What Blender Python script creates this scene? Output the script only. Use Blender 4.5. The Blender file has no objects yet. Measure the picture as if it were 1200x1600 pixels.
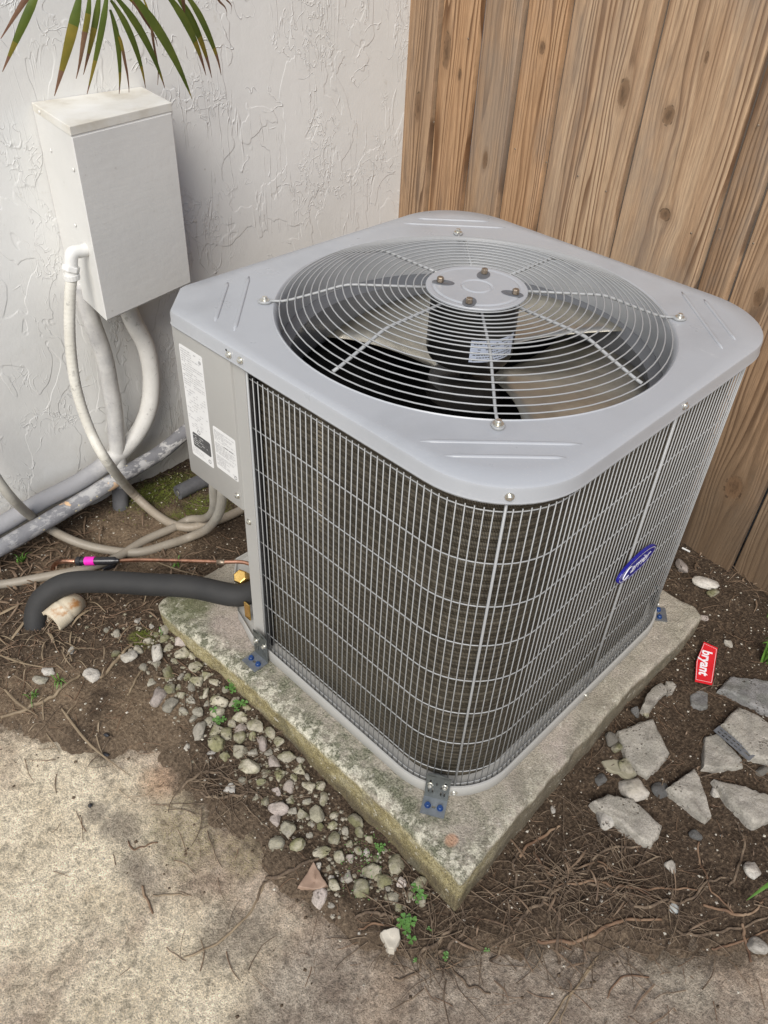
# Outdoor condenser on a concrete pad between a stucco wall and a timber fence.
import bpy, bmesh, math, random
from math import sin, cos, pi, sqrt, radians, hypot, atan2
from mathutils import Vector, Matrix, noise
random.seed(7)
sc = bpy.context.scene
C = sc.collection

# ------------------------------------------------------------------ camera, sky, sun
cam = bpy.data.cameras.new('camera'); co = bpy.data.objects.new('camera', cam); C.objects.link(co)
cam.sensor_fit = 'HORIZONTAL'; cam.sensor_width = 36; cam.lens = 37.3719; cam.clip_start = .02; cam.clip_end = 400
co.matrix_world = Matrix(((0.702802, 0.428164, -0.568107, -0.718802), (-0.709913, 0.473479, -0.521383, -0.422602), (0.045749, 0.769736, 0.636721, 1.449343), (0.0, 0.0, 0.0, 1.0)))
sc.camera = co
SUN = Vector((-.64, -.44, .72)).normalized()
w = bpy.data.worlds.new('World'); sc.world = w; w.use_nodes = True
nt = w.node_tree; bg = nt.nodes['Background']
sky = nt.nodes.new('ShaderNodeTexSky'); sky.sky_type = 'NISHITA'; sky.sun_disc = False
sky.sun_elevation = math.asin(SUN.z); sky.sun_rotation = atan2(SUN.x, SUN.y)
sky.dust_density = 1.2; sky.air_density = 1.0; sky.ozone_density = 1
nt.links.new(sky.outputs[0], bg.inputs[0]); bg.inputs[1].default_value = .078
sd = bpy.data.lights.new('sun', 'SUN'); sd.energy = 2.3; sd.angle = radians(34); sd.color = (1, .96, .895)
so = bpy.data.objects.new('sun', sd); C.objects.link(so); so.rotation_euler = SUN.to_track_quat('Z', 'Y').to_euler()
sc.view_settings.view_transform = 'Standard'; sc.view_settings.look = 'None'
sc.view_settings.gamma = 1; sc.view_settings.use_curve_mapping = False; sc.view_settings.exposure = .72

# ------------------------------------------------------------------ materials
class NB:
    def __init__(s, name):
        s.m = bpy.data.materials.new(name); s.m.use_nodes = True; s.t = s.m.node_tree
        s.b = s.t.nodes['Principled BSDF']; s.x = s.t.nodes.new
        s.tc = s.x('ShaderNodeTexCoord')
    def l(s, a, b): s.t.links.new(a, b)
    def co(s, sx=1, sy=1, sz=1, kind='Object', rnd=False, loc=(0, 0, 0)):
        mp = s.x('ShaderNodeMapping'); mp.inputs['Scale'].default_value = (sx, sy, sz); mp.inputs['Location'].default_value = loc
        s.l(s.tc.outputs[kind], mp.inputs[0])
        if rnd:
            oi = s.x('ShaderNodeObjectInfo'); k = s.math('MULTIPLY', oi.outputs['Random'], 37.0)
            v = s.x('ShaderNodeCombineXYZ'); s.l(k, v.inputs[0]); s.l(k, v.inputs[2]); s.l(v.outputs[0], mp.inputs['Location'])
        return mp.outputs[0]
    def math(s, op, a, b=None, c=None, clamp=False):
        n = s.x('ShaderNodeMath'); n.operation = op; n.use_clamp = clamp
        for i, v in enumerate((a, b, c)):
            if v is None: continue
            if hasattr(v, 'links'): s.l(v, n.inputs[i])
            else: n.inputs[i].default_value = v
        return n.outputs[0]
    def noise(s, vec, scale, detail=4, rough=.55, dist=0, kind='FBM'):
        n = s.x('ShaderNodeTexNoise'); n.inputs['Scale'].default_value = scale; n.inputs['Detail'].default_value = detail
        n.inputs['Roughness'].default_value = rough; n.inputs['Distortion'].default_value = dist; s.l(vec, n.inputs['Vector']); return n.outputs['Fac']
    def vor(s, vec, scale, feature='F1', out='Distance', rand=1):
        n = s.x('ShaderNodeTexVoronoi'); n.feature = feature; n.inputs['Scale'].default_value = scale; n.inputs['Randomness'].default_value = rand
        s.l(vec, n.inputs['Vector']); return n.outputs[out]
    def ramp(s, fac, stops):
        n = s.x('ShaderNodeValToRGB'); e = n.color_ramp.elements
        while len(e) < len(stops): e.new(.5)
        for k, (p, c) in enumerate(stops):
            e[k].position = p; e[k].color = (c, c, c, 1) if isinstance(c, (int, float)) else (*c, 1)
        s.l(fac, n.inputs[0]); return n.outputs[0]
    def step(s, fac, a, b, lo=0., hi=1.):
        n = s.x('ShaderNodeMapRange'); n.interpolation_type = 'SMOOTHSTEP'
        for i, v in enumerate((a, b, lo, hi)): n.inputs[i + 1].default_value = v
        s.l(fac, n.inputs[0]); return n.outputs[0]
    def mix(s, fac, a, b, mode='MIX'):
        n = s.x('ShaderNodeMix'); n.data_type = 'RGBA'; n.blend_type = mode
        for v, i in ((fac, 0), (a, 6), (b, 7)):
            if hasattr(v, 'links'): s.l(v, n.inputs[i])
            elif i == 0: n.inputs[0].default_value = v
            else: n.inputs[i].default_value = (*v, 1)
        return n.outputs[2]
    def blob(s, p, r, soft=.6, wob=None, k=.5):
        """mask round a world point, with a wandering edge"""
        g = s.x('ShaderNodeVectorMath'); g.operation = 'SUBTRACT'; s.l(s.tc.outputs['Object'], g.inputs[0]); g.inputs[1].default_value = (p[0], p[1], p[2] if len(p) > 2 else 0)
        h = s.x('ShaderNodeVectorMath'); h.operation = 'DIVIDE'; s.l(g.outputs[0], h.inputs[0]); h.inputs[1].default_value = r
        ln = s.x('ShaderNodeVectorMath'); ln.operation = 'LENGTH'; s.l(h.outputs[0], ln.inputs[0]); d = ln.outputs['Value']
        if wob: d = s.math('ADD', d, s.math('MULTIPLY', s.math('SUBTRACT', wob, .5), k * 2))
        return s.step(d, 1 - soft * .5, 1 + soft * .5, 1, 0)
    def bump(s, h, strength=.5, dist=.002, prev=None):
        n = s.x('ShaderNodeBump'); n.inputs['Strength'].default_value = strength; n.inputs['Distance'].default_value = dist
        s.l(h, n.inputs['Height'])
        if prev: s.l(prev, n.inputs['Normal'])
        return n.outputs[0]
    def end(s, col, rough=.8, nrm=None, metal=0, spec=.5, **kw):
        b = s.b
        for v, k in ((col, 'Base Color'), (rough, 'Roughness'), (metal, 'Metallic'), (spec, 'Specular IOR Level')):
            if hasattr(v, 'links'): s.l(v, b.inputs[k])
            elif k == 'Base Color': b.inputs[k].default_value = (*v, 1)
            else: b.inputs[k].default_value = v
        for k, v in kw.items(): b.inputs[k.replace('_', ' ')].default_value = v
        if nrm: s.l(nrm, b.inputs['Normal'])
        return s.m

def mottled(name, cols, scale=8, rough=.8, bs=0, bsc=60, bd=.002, metal=0, rnd=False, spec=.5, detail=5, stretch=(1, 1, 1), rv=0, **kw):
    """noise-mottled surface: cols spread over a ramp, fine bump"""
    n = NB(name); v = n.co(*stretch, rnd=rnd); f = n.noise(v, scale, detail, .6)
    k = len(cols); c = n.ramp(f, [(.3 + .4 * i / max(1, k - 1), x) for i, x in enumerate(cols)])
    if rnd:
        oi = n.x('ShaderNodeObjectInfo'); c = n.mix(1, c, n.ramp(oi.outputs['Random'], [(0, .68), (1, 1.12)]), 'MULTIPLY')
    nr = n.bump(n.noise(v, bsc, 4, .65), bs, bd) if bs else None
    r = rough
    if rv: r = n.step(n.noise(v, scale * 2, 3), .3, .7, rough - rv, rough + rv)
    return n.end(c, r, nr, metal, spec, **kw)

# ------------------------------------------------------------------ mesh helpers
class MB:
    def __init__(s): s.v = []; s.f = []; s.mi = []; s.uv = None
    def add(s, v, f, mi=0):
        o = len(s.v); s.v += [tuple(p) for p in v]; s.f += [tuple(i + o for i in q) for q in f]; s.mi += [mi] * len(f); return s
    def build(s, name, mats, parent=None, smooth=False, loc=None, bevel=0, auto=None):
        me = bpy.data.meshes.new(name); me.from_pydata(s.v, [], s.f); me.update()
        mats = mats if isinstance(mats, (list, tuple)) else [mats]
        for m in mats: me.materials.append(m)
        if len(mats) > 1: me.polygons.foreach_set('material_index', s.mi)
        if smooth: me.polygons.foreach_set('use_smooth', [True] * len(me.polygons))
        if auto: me.polygons.foreach_set('use_smooth', [True] * len(me.polygons)); me.set_sharp_from_angle(angle=radians(auto))
        if bevel:
            bm = bmesh.new(); bm.from_mesh(me)
            ed = [e for e in bm.edges if len(e.link_faces) == 2 and e.calc_face_angle(0) > .6]
            bmesh.ops.bevel(bm, geom=ed, offset=bevel, segments=2, affect='EDGES', profile=.5, clamp_overlap=True)
            bm.to_mesh(me); bm.free()
        o = bpy.data.objects.new(name, me); C.objects.link(o)
        if parent: o.parent = parent; 
        if loc: o.location = loc
        return o

def bx(a, b):
    (x0, y0, z0), (x1, y1, z1) = a, b
    return ([(x0, y0, z0), (x1, y0, z0), (x1, y1, z0), (x0, y1, z0), (x0, y0, z1), (x1, y0, z1), (x1, y1, z1), (x0, y1, z1)],
            [(0, 3, 2, 1), (4, 5, 6, 7), (0, 1, 5, 4), (1, 2, 6, 5), (2, 3, 7, 6), (3, 0, 4, 7)])

def prism(poly, z0, z1):
    n = len(poly)
    return ([(x, y, z0) for x, y in poly] + [(x, y, z1) for x, y in poly],
            [tuple(range(n - 1, -1, -1)), tuple(range(n, 2 * n))] + [(i, (i + 1) % n, n + (i + 1) % n, n + i) for i in range(n)])

def spline(pts, n=8, closed=False):
    P = [Vector(p) for p in pts]; out = []
    m = len(P); rng = range(m if closed else m - 1)
    for i in rng:
        if closed: a, b, c, d = P[i - 1], P[i], P[(i + 1) % m], P[(i + 2) % m]
        else: a, b, c, d = P[max(i - 1, 0)], P[i], P[i + 1], P[min(i + 2, m - 1)]
        for k in range(n):
            t = k / n
            out.append(.5 * ((2 * b) + (c - a) * t + (2 * a - 5 * b + 4 * c - d) * t * t + (3 * b - a - 3 * c + d) * t ** 3))
    if not closed: out.append(P[-1])
    return out

def tube(pts, r, seg=10, closed=False, caps=True):
    """tube along points; r a number or f(i, n) ; rotation-minimising frames"""
    P = [Vector(p) for p in pts]; n = len(P); V = []; F = []
    T = [((P[(i + 1) % n] - P[i - 1]) if closed or 0 < i < n - 1 else (P[1] - P[0] if i == 0 else P[-1] - P[-2])).normalized() for i in range(n)]
    u = T[0].orthogonal().normalized()
    if abs(T[0].z) < .9: u = (Vector((0, 0, 1)) - T[0] * T[0].z).normalized()
    for i in range(n):
        u = (u - T[i] * u.dot(T[i])).normalized(); v = T[i].cross(u)
        rr = r(i, n) if callable(r) else r
        for k in range(seg):
            a = 2 * pi * k / seg; V.append(P[i] + (u * cos(a) + v * sin(a)) * rr)
    m = n if closed else n - 1
    for i in range(m):
        j = (i + 1) % n
        for k in range(seg):
            k2 = (k + 1) % seg; F.append((i * seg + k, i * seg + k2, j * seg + k2, j * seg + k))
    if caps and not closed:
        F.append(tuple(range(seg - 1, -1, -1))); F.append(tuple((n - 1) * seg + k for k in range(seg)))
    return V, F

def lathe(prof, seg=24, close=False, c=(0, 0, 0)):
    V = []; F = []
    for r, z in prof:
        for k in range(seg):
            a = 2 * pi * k / seg; V.append((c[0] + r * cos(a), c[1] + r * sin(a), c[2] + z))
    n = len(prof)
    for i in range(n - 1):
        for k in range(seg):
            k2 = (k + 1) % seg; F.append((i * seg + k, i * seg + k2, (i + 1) * seg + k2, (i + 1) * seg + k))
    if close: F += [tuple(range(seg - 1, -1, -1)), tuple((n - 1) * seg + k for k in range(seg))]
    return V, F

def xf(vf, M): return [M @ Vector(p) for p in vf[0]], vf[1]
def empty(name, loc=(0, 0, 0), rz=0):
    o = bpy.data.objects.new(name, None); o.empty_display_size = .05; C.objects.link(o); o.location = loc; o.rotation_euler = (0, 0, rz); return o
def tag(o, label=None, cat=None, group=None, kind=None):
    for k, v in (('label', label), ('category', cat), ('group', group), ('kind', kind)):
        if v: o[k] = v
    return o
def copy(o, parent=None, loc=None, rot=None):
    c = o.copy(); C.objects.link(c)
    if parent is not None: c.parent = parent
    if loc is not None: c.location = loc
    if rot is not None: c.rotation_euler = rot
    return c
def copy_tree(o, parent=None):
    c = copy(o, parent)
    for ch in list(o.children): copy_tree(ch, c)
    return c
def inst(name, me, parent, loc=(0, 0, 0), rot=None):
    o = bpy.data.objects.new(name, me); C.objects.link(o); o.parent = parent; o.location = loc
    if rot: o.rotation_euler = rot
    return o
def frame_to(direction, up=(0, 0, 1)):
    z = Vector(direction).normalized(); x = Vector(up).cross(z)
    x = x.normalized() if x.length > 1e-4 else Vector((1, 0, 0)); y = z.cross(x)
    return Matrix((x, y, z)).transposed().to_4x4()
def text_mesh(name, s, size, mat, parent, M, shear=0, depth=.0004, bold=0, sx=1):
    cu = bpy.data.curves.new(name, 'FONT'); cu.body = s; cu.size = size; cu.shear = shear; cu.offset = bold
    cu.align_x = 'CENTER'; cu.align_y = 'CENTER'; cu.extrude = depth
    t = bpy.data.objects.new('tmp', cu); C.objects.link(t); bpy.context.view_layer.update()
    me = bpy.data.meshes.new_from_object(t.evaluated_get(bpy.context.evaluated_depsgraph_get()))
    bpy.data.objects.remove(t); me.materials.clear(); me.materials.append(mat)
    me.transform(M @ Matrix.Diagonal((sx, 1, 1, 1))); me.name = name
    o = bpy.data.objects.new(name, me); C.objects.link(o); o.parent = parent; return o

def smooth01(a, b, t):
    t = min(1, max(0, (t - a) / (b - a))); return t * t * (3 - 2 * t)
def gz(x, y): return -.118 + .062 * smooth01(0, .95, max(x, y))
def fb(x, y, s, o=4, z=0.): return noise.fractal(Vector((x * s, y * s, z)), 1.0, 2.0, o)

# ------------------------------------------------------------------ shared materials
M = {}
def painted(name, col, rough=.38, dirt_shade=.12):
    n = NB(name); v = n.co(1, 1, 1); f = n.noise(v, 6, 5, .6)
    c = n.mix(n.step(f, .45, .8, 0, dirt_shade), col, tuple(k * .6 for k in col))
    sp = n.noise(v, 260, 2, .5)
    du = n.math('MULTIPLY', n.step(n.noise(v, 420, 3, .7), .63, .7), n.step(n.noise(n.co(loc=(3, 3, 3)), 11, 3), .45, .65)); c = n.mix(n.math('MULTIPLY', du, dirt_shade * 2), c, (.55, .52, .46))
    wsp = n.math('MULTIPLY', n.step(n.noise(n.co(1, .25, 1, loc=(6, 1, 2)), 26, 5, .75), .64, .74), dirt_shade); c = n.mix(wsp, c, (.6, .6, .58))
    return n.end(c, n.step(n.noise(v, 14, 4), .3, .7, rough - .06, rough + .1), n.bump(sp, .12, .0005), 0, .5)
M['paint'] = painted('grey_paint', (.38, .375, .355))
M['paint_top'] = painted('cover_paint_sky_tint', (.375, .386, .402), .33, .35)  # the unit's grey with the sky's blue reflection put into the colour
M['wire'] = painted('wire_paint', (.32, .325, .325), .38, .15)
M['steel'] = mottled('zinc_steel', [(.62, .6, .52), (.75, .74, .7)], 90, .28, metal=.85)
M['bolt'] = mottled('bolt_steel', [(.2, .15, .1), (.36, .3, .24)], 200, .45, metal=.7)
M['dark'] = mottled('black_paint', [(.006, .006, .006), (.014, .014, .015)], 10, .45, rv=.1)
M['motor'] = mottled('motor_black', [(.01, .01, .01), (.02, .018, .016)], 20, .3)
M['blade'] = mottled('brushed_aluminium', [(.66, .62, .52), (.48, .45, .38), (.76, .71, .59)], 5, .36, .12, 220, .0006, metal=.9, stretch=(1, 1, 6), rv=.08)  # warm tint stands for the golden reflection on the metal
M['venturi'] = painted('venturi_paint', (.12, .125, .135), .45)
M['brass'] = mottled('brass', [(.72, .44, .12), (.85, .58, .2)], 60, .26, metal=1)
M['copper'] = mottled('copper', [(.42, .2, .12), (.7, .38, .26), (.3, .17, .12)], 30, .34, metal=1)
M['foam'] = mottled('black_foam', [(.018, .018, .018), (.028, .027, .026)], 12, .75, .25, 500, .0006)
M['bracket'] = mottled('galvanised_shaded', [(.10, .11, .105), (.17, .18, .175)], 26, .42, metal=.55)  # shaded copy of the bracket metal, darkness put into the colour
M['bracket_lit'] = mottled('galvanised_lit', [(.17, .19, .21), (.26, .28, .31)], 30, .36, metal=.6)  # lit copy of the same metal, brightness put into the colour
M['blue'] = mottled('blue_screw', [(.008, .03, .11), (.015, .055, .19)], 80, .35)
M['label'] = mottled('label_paper', [(.66, .66, .65), (.71, .71, .70)], 10, .45)
M['ink'] = mottled('label_ink', [(.05, .05, .05), (.1, .1, .1)], 200, .5)
M['inkgrey'] = mottled('label_grey_ink', [(.3, .3, .3), (.42, .42, .42)], 200, .5)
M['mlabel'] = mottled('motor_label', [(.45, .5, .62), (.55, .6, .7)], 20, .4)
M['navy'] = mottled('badge_blue', [(.012, .012, .2), (.02, .02, .28)], 30, .25)
M['white'] = mottled('white_print', [(.75, .75, .78), (.85, .85, .85)], 30, .3)
M['red'] = mottled('red_tag', [(.55, .012, .02), (.66, .02, .03)], 40, .35)
M['pink'] = mottled('pink_tape', [(.75, .02, .42), (.85, .03, .5)], 40, .4)

def m_conc():
    n = NB('weathered_concrete'); v = n.co()
    a = n.noise(v, 3.2, 6, .65); b = n.noise(v, 14, 6, .7); g = n.noise(v, 330, 3, .6); wv = n.noise(v, 11, 7, .7)
    c = n.ramp(b, [(.3, (.29, .22, .16)), (.48, (.43, .335, .25)), (.68, (.56, .46, .36))])
    # paler, more yellow area towards the front left
    pale = n.math('MAXIMUM', n.blob((-0.5925, 0.5526, -0.0795), (.24, .24, 1), .8, wv, .7), n.blob((-0.5826, 0.1552, -0.1136), (.22, .16, 1), .8, wv, .7))
    c = n.mix(pale, c, n.ramp(b, [(.3, (.58, .485, .345)), (.6, (.82, .715, .535))]))
    grey = n.math('MAXIMUM', n.blob((-0.4527, 0.496, -0.0849), (.035, .05, 1), 1.0, wv, 1.5), n.blob((-0.4734, 0.3951, -0.0947), (.03, .05, 1), 1.0, wv, 1.5))
    grey = n.math('MAXIMUM', grey, n.blob((-0.4051, 0.1731, -0.1126), (.07, .06, 1), 1.0, wv, 1.5))
    grey = n.math('MAXIMUM', grey, n.blob((-0.4679, 0.5543, -0.0793), (.02, .03, 1), 1.0, wv, 1.5))
    c = n.mix(n.math('MULTIPLY', grey, .7), c, n.ramp(b, [(.3, (.17, .14, .11)), (.7, (.27, .225, .18))]))
    greyr = n.math('MAXIMUM', n.blob((-0.1045, -0.3799, -0.118), (.42, .30, 1), .5, wv, .6), n.blob((-0.3813, 0.002, -0.118), (.13, .10, 1), .8, wv, .6))
    c = n.mix(n.math('MULTIPLY', greyr, .8), c, n.ramp(b, [(.3, (.18, .14, .11)), (.5, (.30, .25, .20)), (.7, (.46, .40, .325))]))
    lt = n.blob((0.1334, -0.4438, -0.1147), (.05, .07, 1), .6, b, .9)
    c = n.mix(n.math('MULTIPLY', lt, .8), c, (.38, .33, .26))
    moss = n.math('MAXIMUM', n.blob((-0.3617, 0.3969, -0.0946), (.06, .09, 1), .9, wv, .9), n.blob((-0.3004, 0.289, -0.1043), (.05, .05, 1), .9, wv, .9))
    c = n.mix(n.math('MULTIPLY', moss, n.step(g, .38, .62, .05, .6)), c, (.20, .18, .07))
    red = n.blob((-0.3335, 0.529, -0.0817), (.04, .04, 1), 1, wv, .9)
    c = n.mix(n.math('MULTIPLY', red, .5), c, (.42, .24, .13))
    c = n.mix(1, c, n.ramp(g, [(.3, .68), (.5, 1.1), (.68, 1.4)]), 'MULTIPLY')
    c = n.mix(1, c, n.ramp(n.noise(v, 62, 6, .78), [(.36, .62), (.5, 1.12), (.64, 1.3)]), 'MULTIPLY')
    at = n.x('ShaderNodeAttribute'); at.attribute_name = 'bed_distance'
    dd = n.math('ADD', at.outputs['Fac'], n.math('MULTIPLY', n.math('SUBTRACT', n.noise(v, 16, 6, .75), .5), .16))
    c = n.mix(n.step(dd, -.04, .01, 0, .8), c, n.ramp(g, [(.3, (.06, .043, .028)), (.6, (.16, .12, .08)), (.75, (.30, .24, .17))]))
    ag = n.vor(v, 210, out='Color'); agr = n.x('ShaderNodeSeparateColor'); n.l(ag, agr.inputs[0])
    c = n.mix(.32, c, n.mix(1, c, n.ramp(agr.outputs[0], [(0, .5), (.3, .95), (.8, 1.1), (1, 1.6)]), 'MULTIPLY'))
    pit = n.step(n.vor(v, 150), .0, .22, 1, 0); pit = n.math('MULTIPLY', pit, n.step(b, .5, .62))
    c = n.mix(n.math('MULTIPLY', pit, .5), c, (.12, .10, .07))
    h = n.math('ADD', n.math('MULTIPLY', g, .5), n.math('MULTIPLY', n.noise(v, 62, 6, .78), 2.2))
    return n.end(c, .9, n.bump(h, 1, .008), 0, .25)
M['conc'] = m_conc()

def m_soil():
    n = NB('damp_soil'); v = n.co()
    b = n.noise(v, 12, 6, .7); g = n.noise(v, 150, 4, .7)
    c = n.ramp(g, [(.3, (.022, .015, .010)), (.5, (.06, .042, .028)), (.72, (.155, .112, .075))])
    dry = n.math('MAXIMUM', n.blob((-0.2723, 0.6706, -0.0689), (.10, .10, 1), .9, b, .8), n.blob((-0.4883, 0.8633, -0.0575), (.22, .12, 1), .9, b, .8))
    dry = n.math('MAXIMUM', dry, n.blob((-0.0012, 1.1887, -0.056), (.22, .14, 1), 1, b, .9))
    c = n.mix(n.math('MULTIPLY', dry, .75), c, n.ramp(g, [(.3, (.10, .07, .045)), (.55, (.22, .16, .105)), (.75, (.34, .27, .18))]))
    at = n.x('ShaderNodeAttribute'); at.attribute_name = 'bed_distance'
    dd = n.math('ADD', at.outputs['Fac'], n.math('MULTIPLY', n.math('SUBTRACT', n.noise(v, 18, 6, .75), .5), .12))
    c = n.mix(n.step(dd, .0, .06, .7, 0), c, n.ramp(g, [(.3, (.06, .043, .028)), (.55, (.15, .11, .075)), (.75, (.27, .21, .145))]))
    moss = n.math('MAXIMUM', n.blob((0.19, 1.3242, -0.056), (.10, .06, 1), .7, b, 1.0), n.blob((0.2218, 1.1741, -0.056), (.08, .06, 1), .7, b, 1.0))
    moss = n.math('MAXIMUM', moss, n.blob((-0.1585, 0.8604, -0.0575), (.03, .03, 1), .7, b, 1.0))
    c = n.mix(n.math('MULTIPLY', moss, n.step(g, .4, .55)), c, (.10, .12, .02))
    sp = n.math('MULTIPLY', n.step(n.vor(v, 260), .0, .2, 1, 0), n.step(n.noise(v, 37, 2), .52, .6))
    c = n.mix(n.math('MULTIPLY', sp, .5), c, (.4, .35, .27))
    h = n.math('ADD', g, n.math('MULTIPLY', b, .8))
    return n.end(c, .95, n.bump(h, 1, .006), 0, .2)
M['soil'] = m_soil()

def m_pad():
    n = NB('pad_concrete'); v = n.co()
    a = n.noise(v, 5, 6, .65); b = n.noise(v, 24, 6, .7); g = n.noise(v, 280, 3, .65)
    c = n.ramp(a, [(.3, (.27, .235, .19)), (.5, (.36, .325, .265)), (.7, (.42, .36, .315))])
    sep = n.x('ShaderNodeSeparateXYZ'); n.l(n.tc.outputs['Object'], sep.inputs[0]); X, Y, Zc = sep.outputs
    # green-grey algae film along the front two borders, yellow-green lichen on the rim, pale scuffs at the arris
    edge = n.math('MINIMUM', X, Y)
    m1 = n.noise(v, 9, 6, .7); m2 = n.noise(n.co(loc=(4, 2, 9)), 20, 6, .75); m3 = n.noise(n.co(loc=(1, 8, 3)), 46, 5, .75)
    near = n.step(n.math('ADD', edge, n.math('MULTIPLY', n.math('SUBTRACT', m1, .5), .30)), -.04, .03, 1, 0)
    leftness = n.step(n.math('SUBTRACT', X, n.math('MULTIPLY', Y, .6)), -.1, .25, 1, .3)
    alg = n.math('MULTIPLY', n.math('MULTIPLY', near, leftness), n.step(m2, .36, .58, .1, .92))
    c = n.mix(alg, c, n.ramp(g, [(.32, (.055, .06, .035)), (.52, (.14, .145, .095)), (.7, (.27, .26, .19))]))
    lich = n.math('MULTIPLY', n.step(n.math('ADD', edge, n.math('MULTIPLY', n.math('SUBTRACT', m2, .5), .09)), -.056, -.03, 1, 0), leftness)
    c = n.mix(n.math('MULTIPLY', lich, n.step(m3, .46, .58, .0, .85)), c, (.60, .57, .46))
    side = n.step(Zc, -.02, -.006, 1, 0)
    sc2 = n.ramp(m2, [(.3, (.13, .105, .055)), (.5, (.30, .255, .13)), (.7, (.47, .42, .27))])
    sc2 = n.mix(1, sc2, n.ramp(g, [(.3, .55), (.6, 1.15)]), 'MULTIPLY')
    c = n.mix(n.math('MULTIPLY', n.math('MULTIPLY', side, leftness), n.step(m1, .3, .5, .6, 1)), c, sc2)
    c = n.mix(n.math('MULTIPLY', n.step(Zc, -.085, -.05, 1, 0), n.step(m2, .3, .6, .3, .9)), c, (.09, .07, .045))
    side_shade = n.math('MULTIPLY', side, n.step(leftness, .4, .9, 1, 0))  # right side face: its shade is painted into the concrete colour
    c = n.mix(n.math('MULTIPLY', side_shade, .85), c, n.ramp(b, [(.3, (.09, .075, .05)), (.7, (.19, .16, .115))]))
    blot = n.math('MULTIPLY', n.step(m1, .56, .64), n.step(edge, -.03, .2, 1, .2)); c = n.mix(n.math('MULTIPLY', blot, .45), c, (.13, .125, .09))
    bz = n.blob((-0.0442, 0.8406, 0.0), (.05, .07, .1), .8, b, .9); c = n.mix(n.math('MULTIPLY', bz, .6), c, (.12, .13, .06))
    pur = n.blob((-0.0036, 0.6883, 0.0), (.05, .07, .1), .8, b, .8); c = n.mix(n.math('MULTIPLY', pur, .5), c, (.38, .31, .28))
    rust = n.blob((-0.0287, -0.0159, 0.0), (.014, .012, .1), .6, b, .5); c = n.mix(n.math('MULTIPLY', rust, .75), c, (.42, .24, .15))
    c = n.mix(1, c, n.ramp(g, [(.28, .6), (.5, 1.0), (.72, 1.22)]), 'MULTIPLY')
    wh = n.math('MULTIPLY', n.step(n.noise(v, 60, 5, .7), .6, .68), near); c = n.mix(n.math('MULTIPLY', wh, .7), c, (.58, .55, .47))
    h = n.math('ADD', g, n.math('MULTIPLY', n.noise(v, 70, 4, .7), 1.4))
    return n.end(c, .9, n.bump(h, .8, .003), 0, .25)
M['pad'] = m_pad()

def m_stucco():
    n = NB('white_stucco'); v = n.co()
    a = n.noise(v, 2.2, 4, .6); b = n.noise(v, 30, 5, .7)
    c = n.ramp(a, [(.3, (.64, .635, .61)), (.7, (.71, .705, .685))])
    sep = n.x('ShaderNodeSeparateXYZ'); n.l(n.tc.outputs['Object'], sep.inputs[0])
    low = n.math('ADD', sep.outputs[2], n.math('MULTIPLY', n.math('SUBTRACT', n.noise(v, 7, 5, .7), .5), .35))
    c = n.mix(n.step(low, -.05, .22, .55, 0), c, (.36, .33, .27))
    c = n.mix(n.math('MULTIPLY', n.step(n.noise(v, 18, 5, .75), .62, .75), .35), c, (.42, .38, .30))
    c = n.mix(n.step(n.vor(n.co(), 9), 0, .035, .6, 0), c, (.30, .26, .20))
    # loose skip-trowel: ridge contours of a warped noise, long vertical drags, fine sand
    w1 = n.co(1, 1, .55); warp = n.noise(w1, 5, 3, .5, 1.2)
    def ridge(sc_, wid, dist, st=(1, 1, 1), loc=(0, 0, 0)):
        f = n.noise(n.co(*st, loc=loc), sc_, 2.5, .5, dist)
        d = n.math('ABSOLUTE', n.math('SUBTRACT', f, .5)); return n.step(d, 0, wid, 1, 0)
    def patch(sc_, a, b, loc): return n.step(n.noise(n.co(loc=loc), sc_, 2), a, b)
    r1 = n.math('MULTIPLY', ridge(9, .009, 1.0, (1, 1, .8)), patch(7, .50, .58, (0, 0, 0)))
    r2 = n.math('MULTIPLY', ridge(30, .030, 1.2, (1, 1, .7), (3, 1, 2)), patch(5, .52, .60, (5, 5, 5)))
    r3 = n.math('MULTIPLY', ridge(17, .014, .5, (1.5, 1, .16), (7, 1, 4)), n.math('MULTIPLY', patch(5, .46, .56, (2, 7, 1)), n.step(sep.outputs[0], .25, .55, .25, 1)))
    brk = n.step(n.noise(n.co(loc=(4, 4, 4)), 34, 3), .42, .56, .15, 1); r1 = n.math('MULTIPLY', r1, brk); r3 = n.math('MULTIPLY', r3, n.step(n.noise(n.co(1, 1, .5, loc=(8, 4, 2)), 26, 3), .42, .56, .1, 1))
    lay = n.step(n.noise(n.co(1, 1, .6, loc=(9, 2, 4)), 8, 3, .5, .8), .488, .502)
    h = n.math('ADD', n.math('MULTIPLY', r1, .8), n.math('MULTIPLY', r2, .5)); h = n.math('ADD', h, n.math('MULTIPLY', r3, .8))
    h = n.math('ADD', h, n.math('MULTIPLY', lay, .45)); h = n.math('ADD', h, n.math('MULTIPLY', n.noise(n.co(), 16, 4, .6), .6))
    h = n.math('ADD', h, n.math('MULTIPLY', n.noise(n.co(), 140, 3, .6), .10))
    return n.end(c, .5, n.bump(h, .75, .0024), 0, .4)
M['stucco'] = m_stucco()

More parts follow.
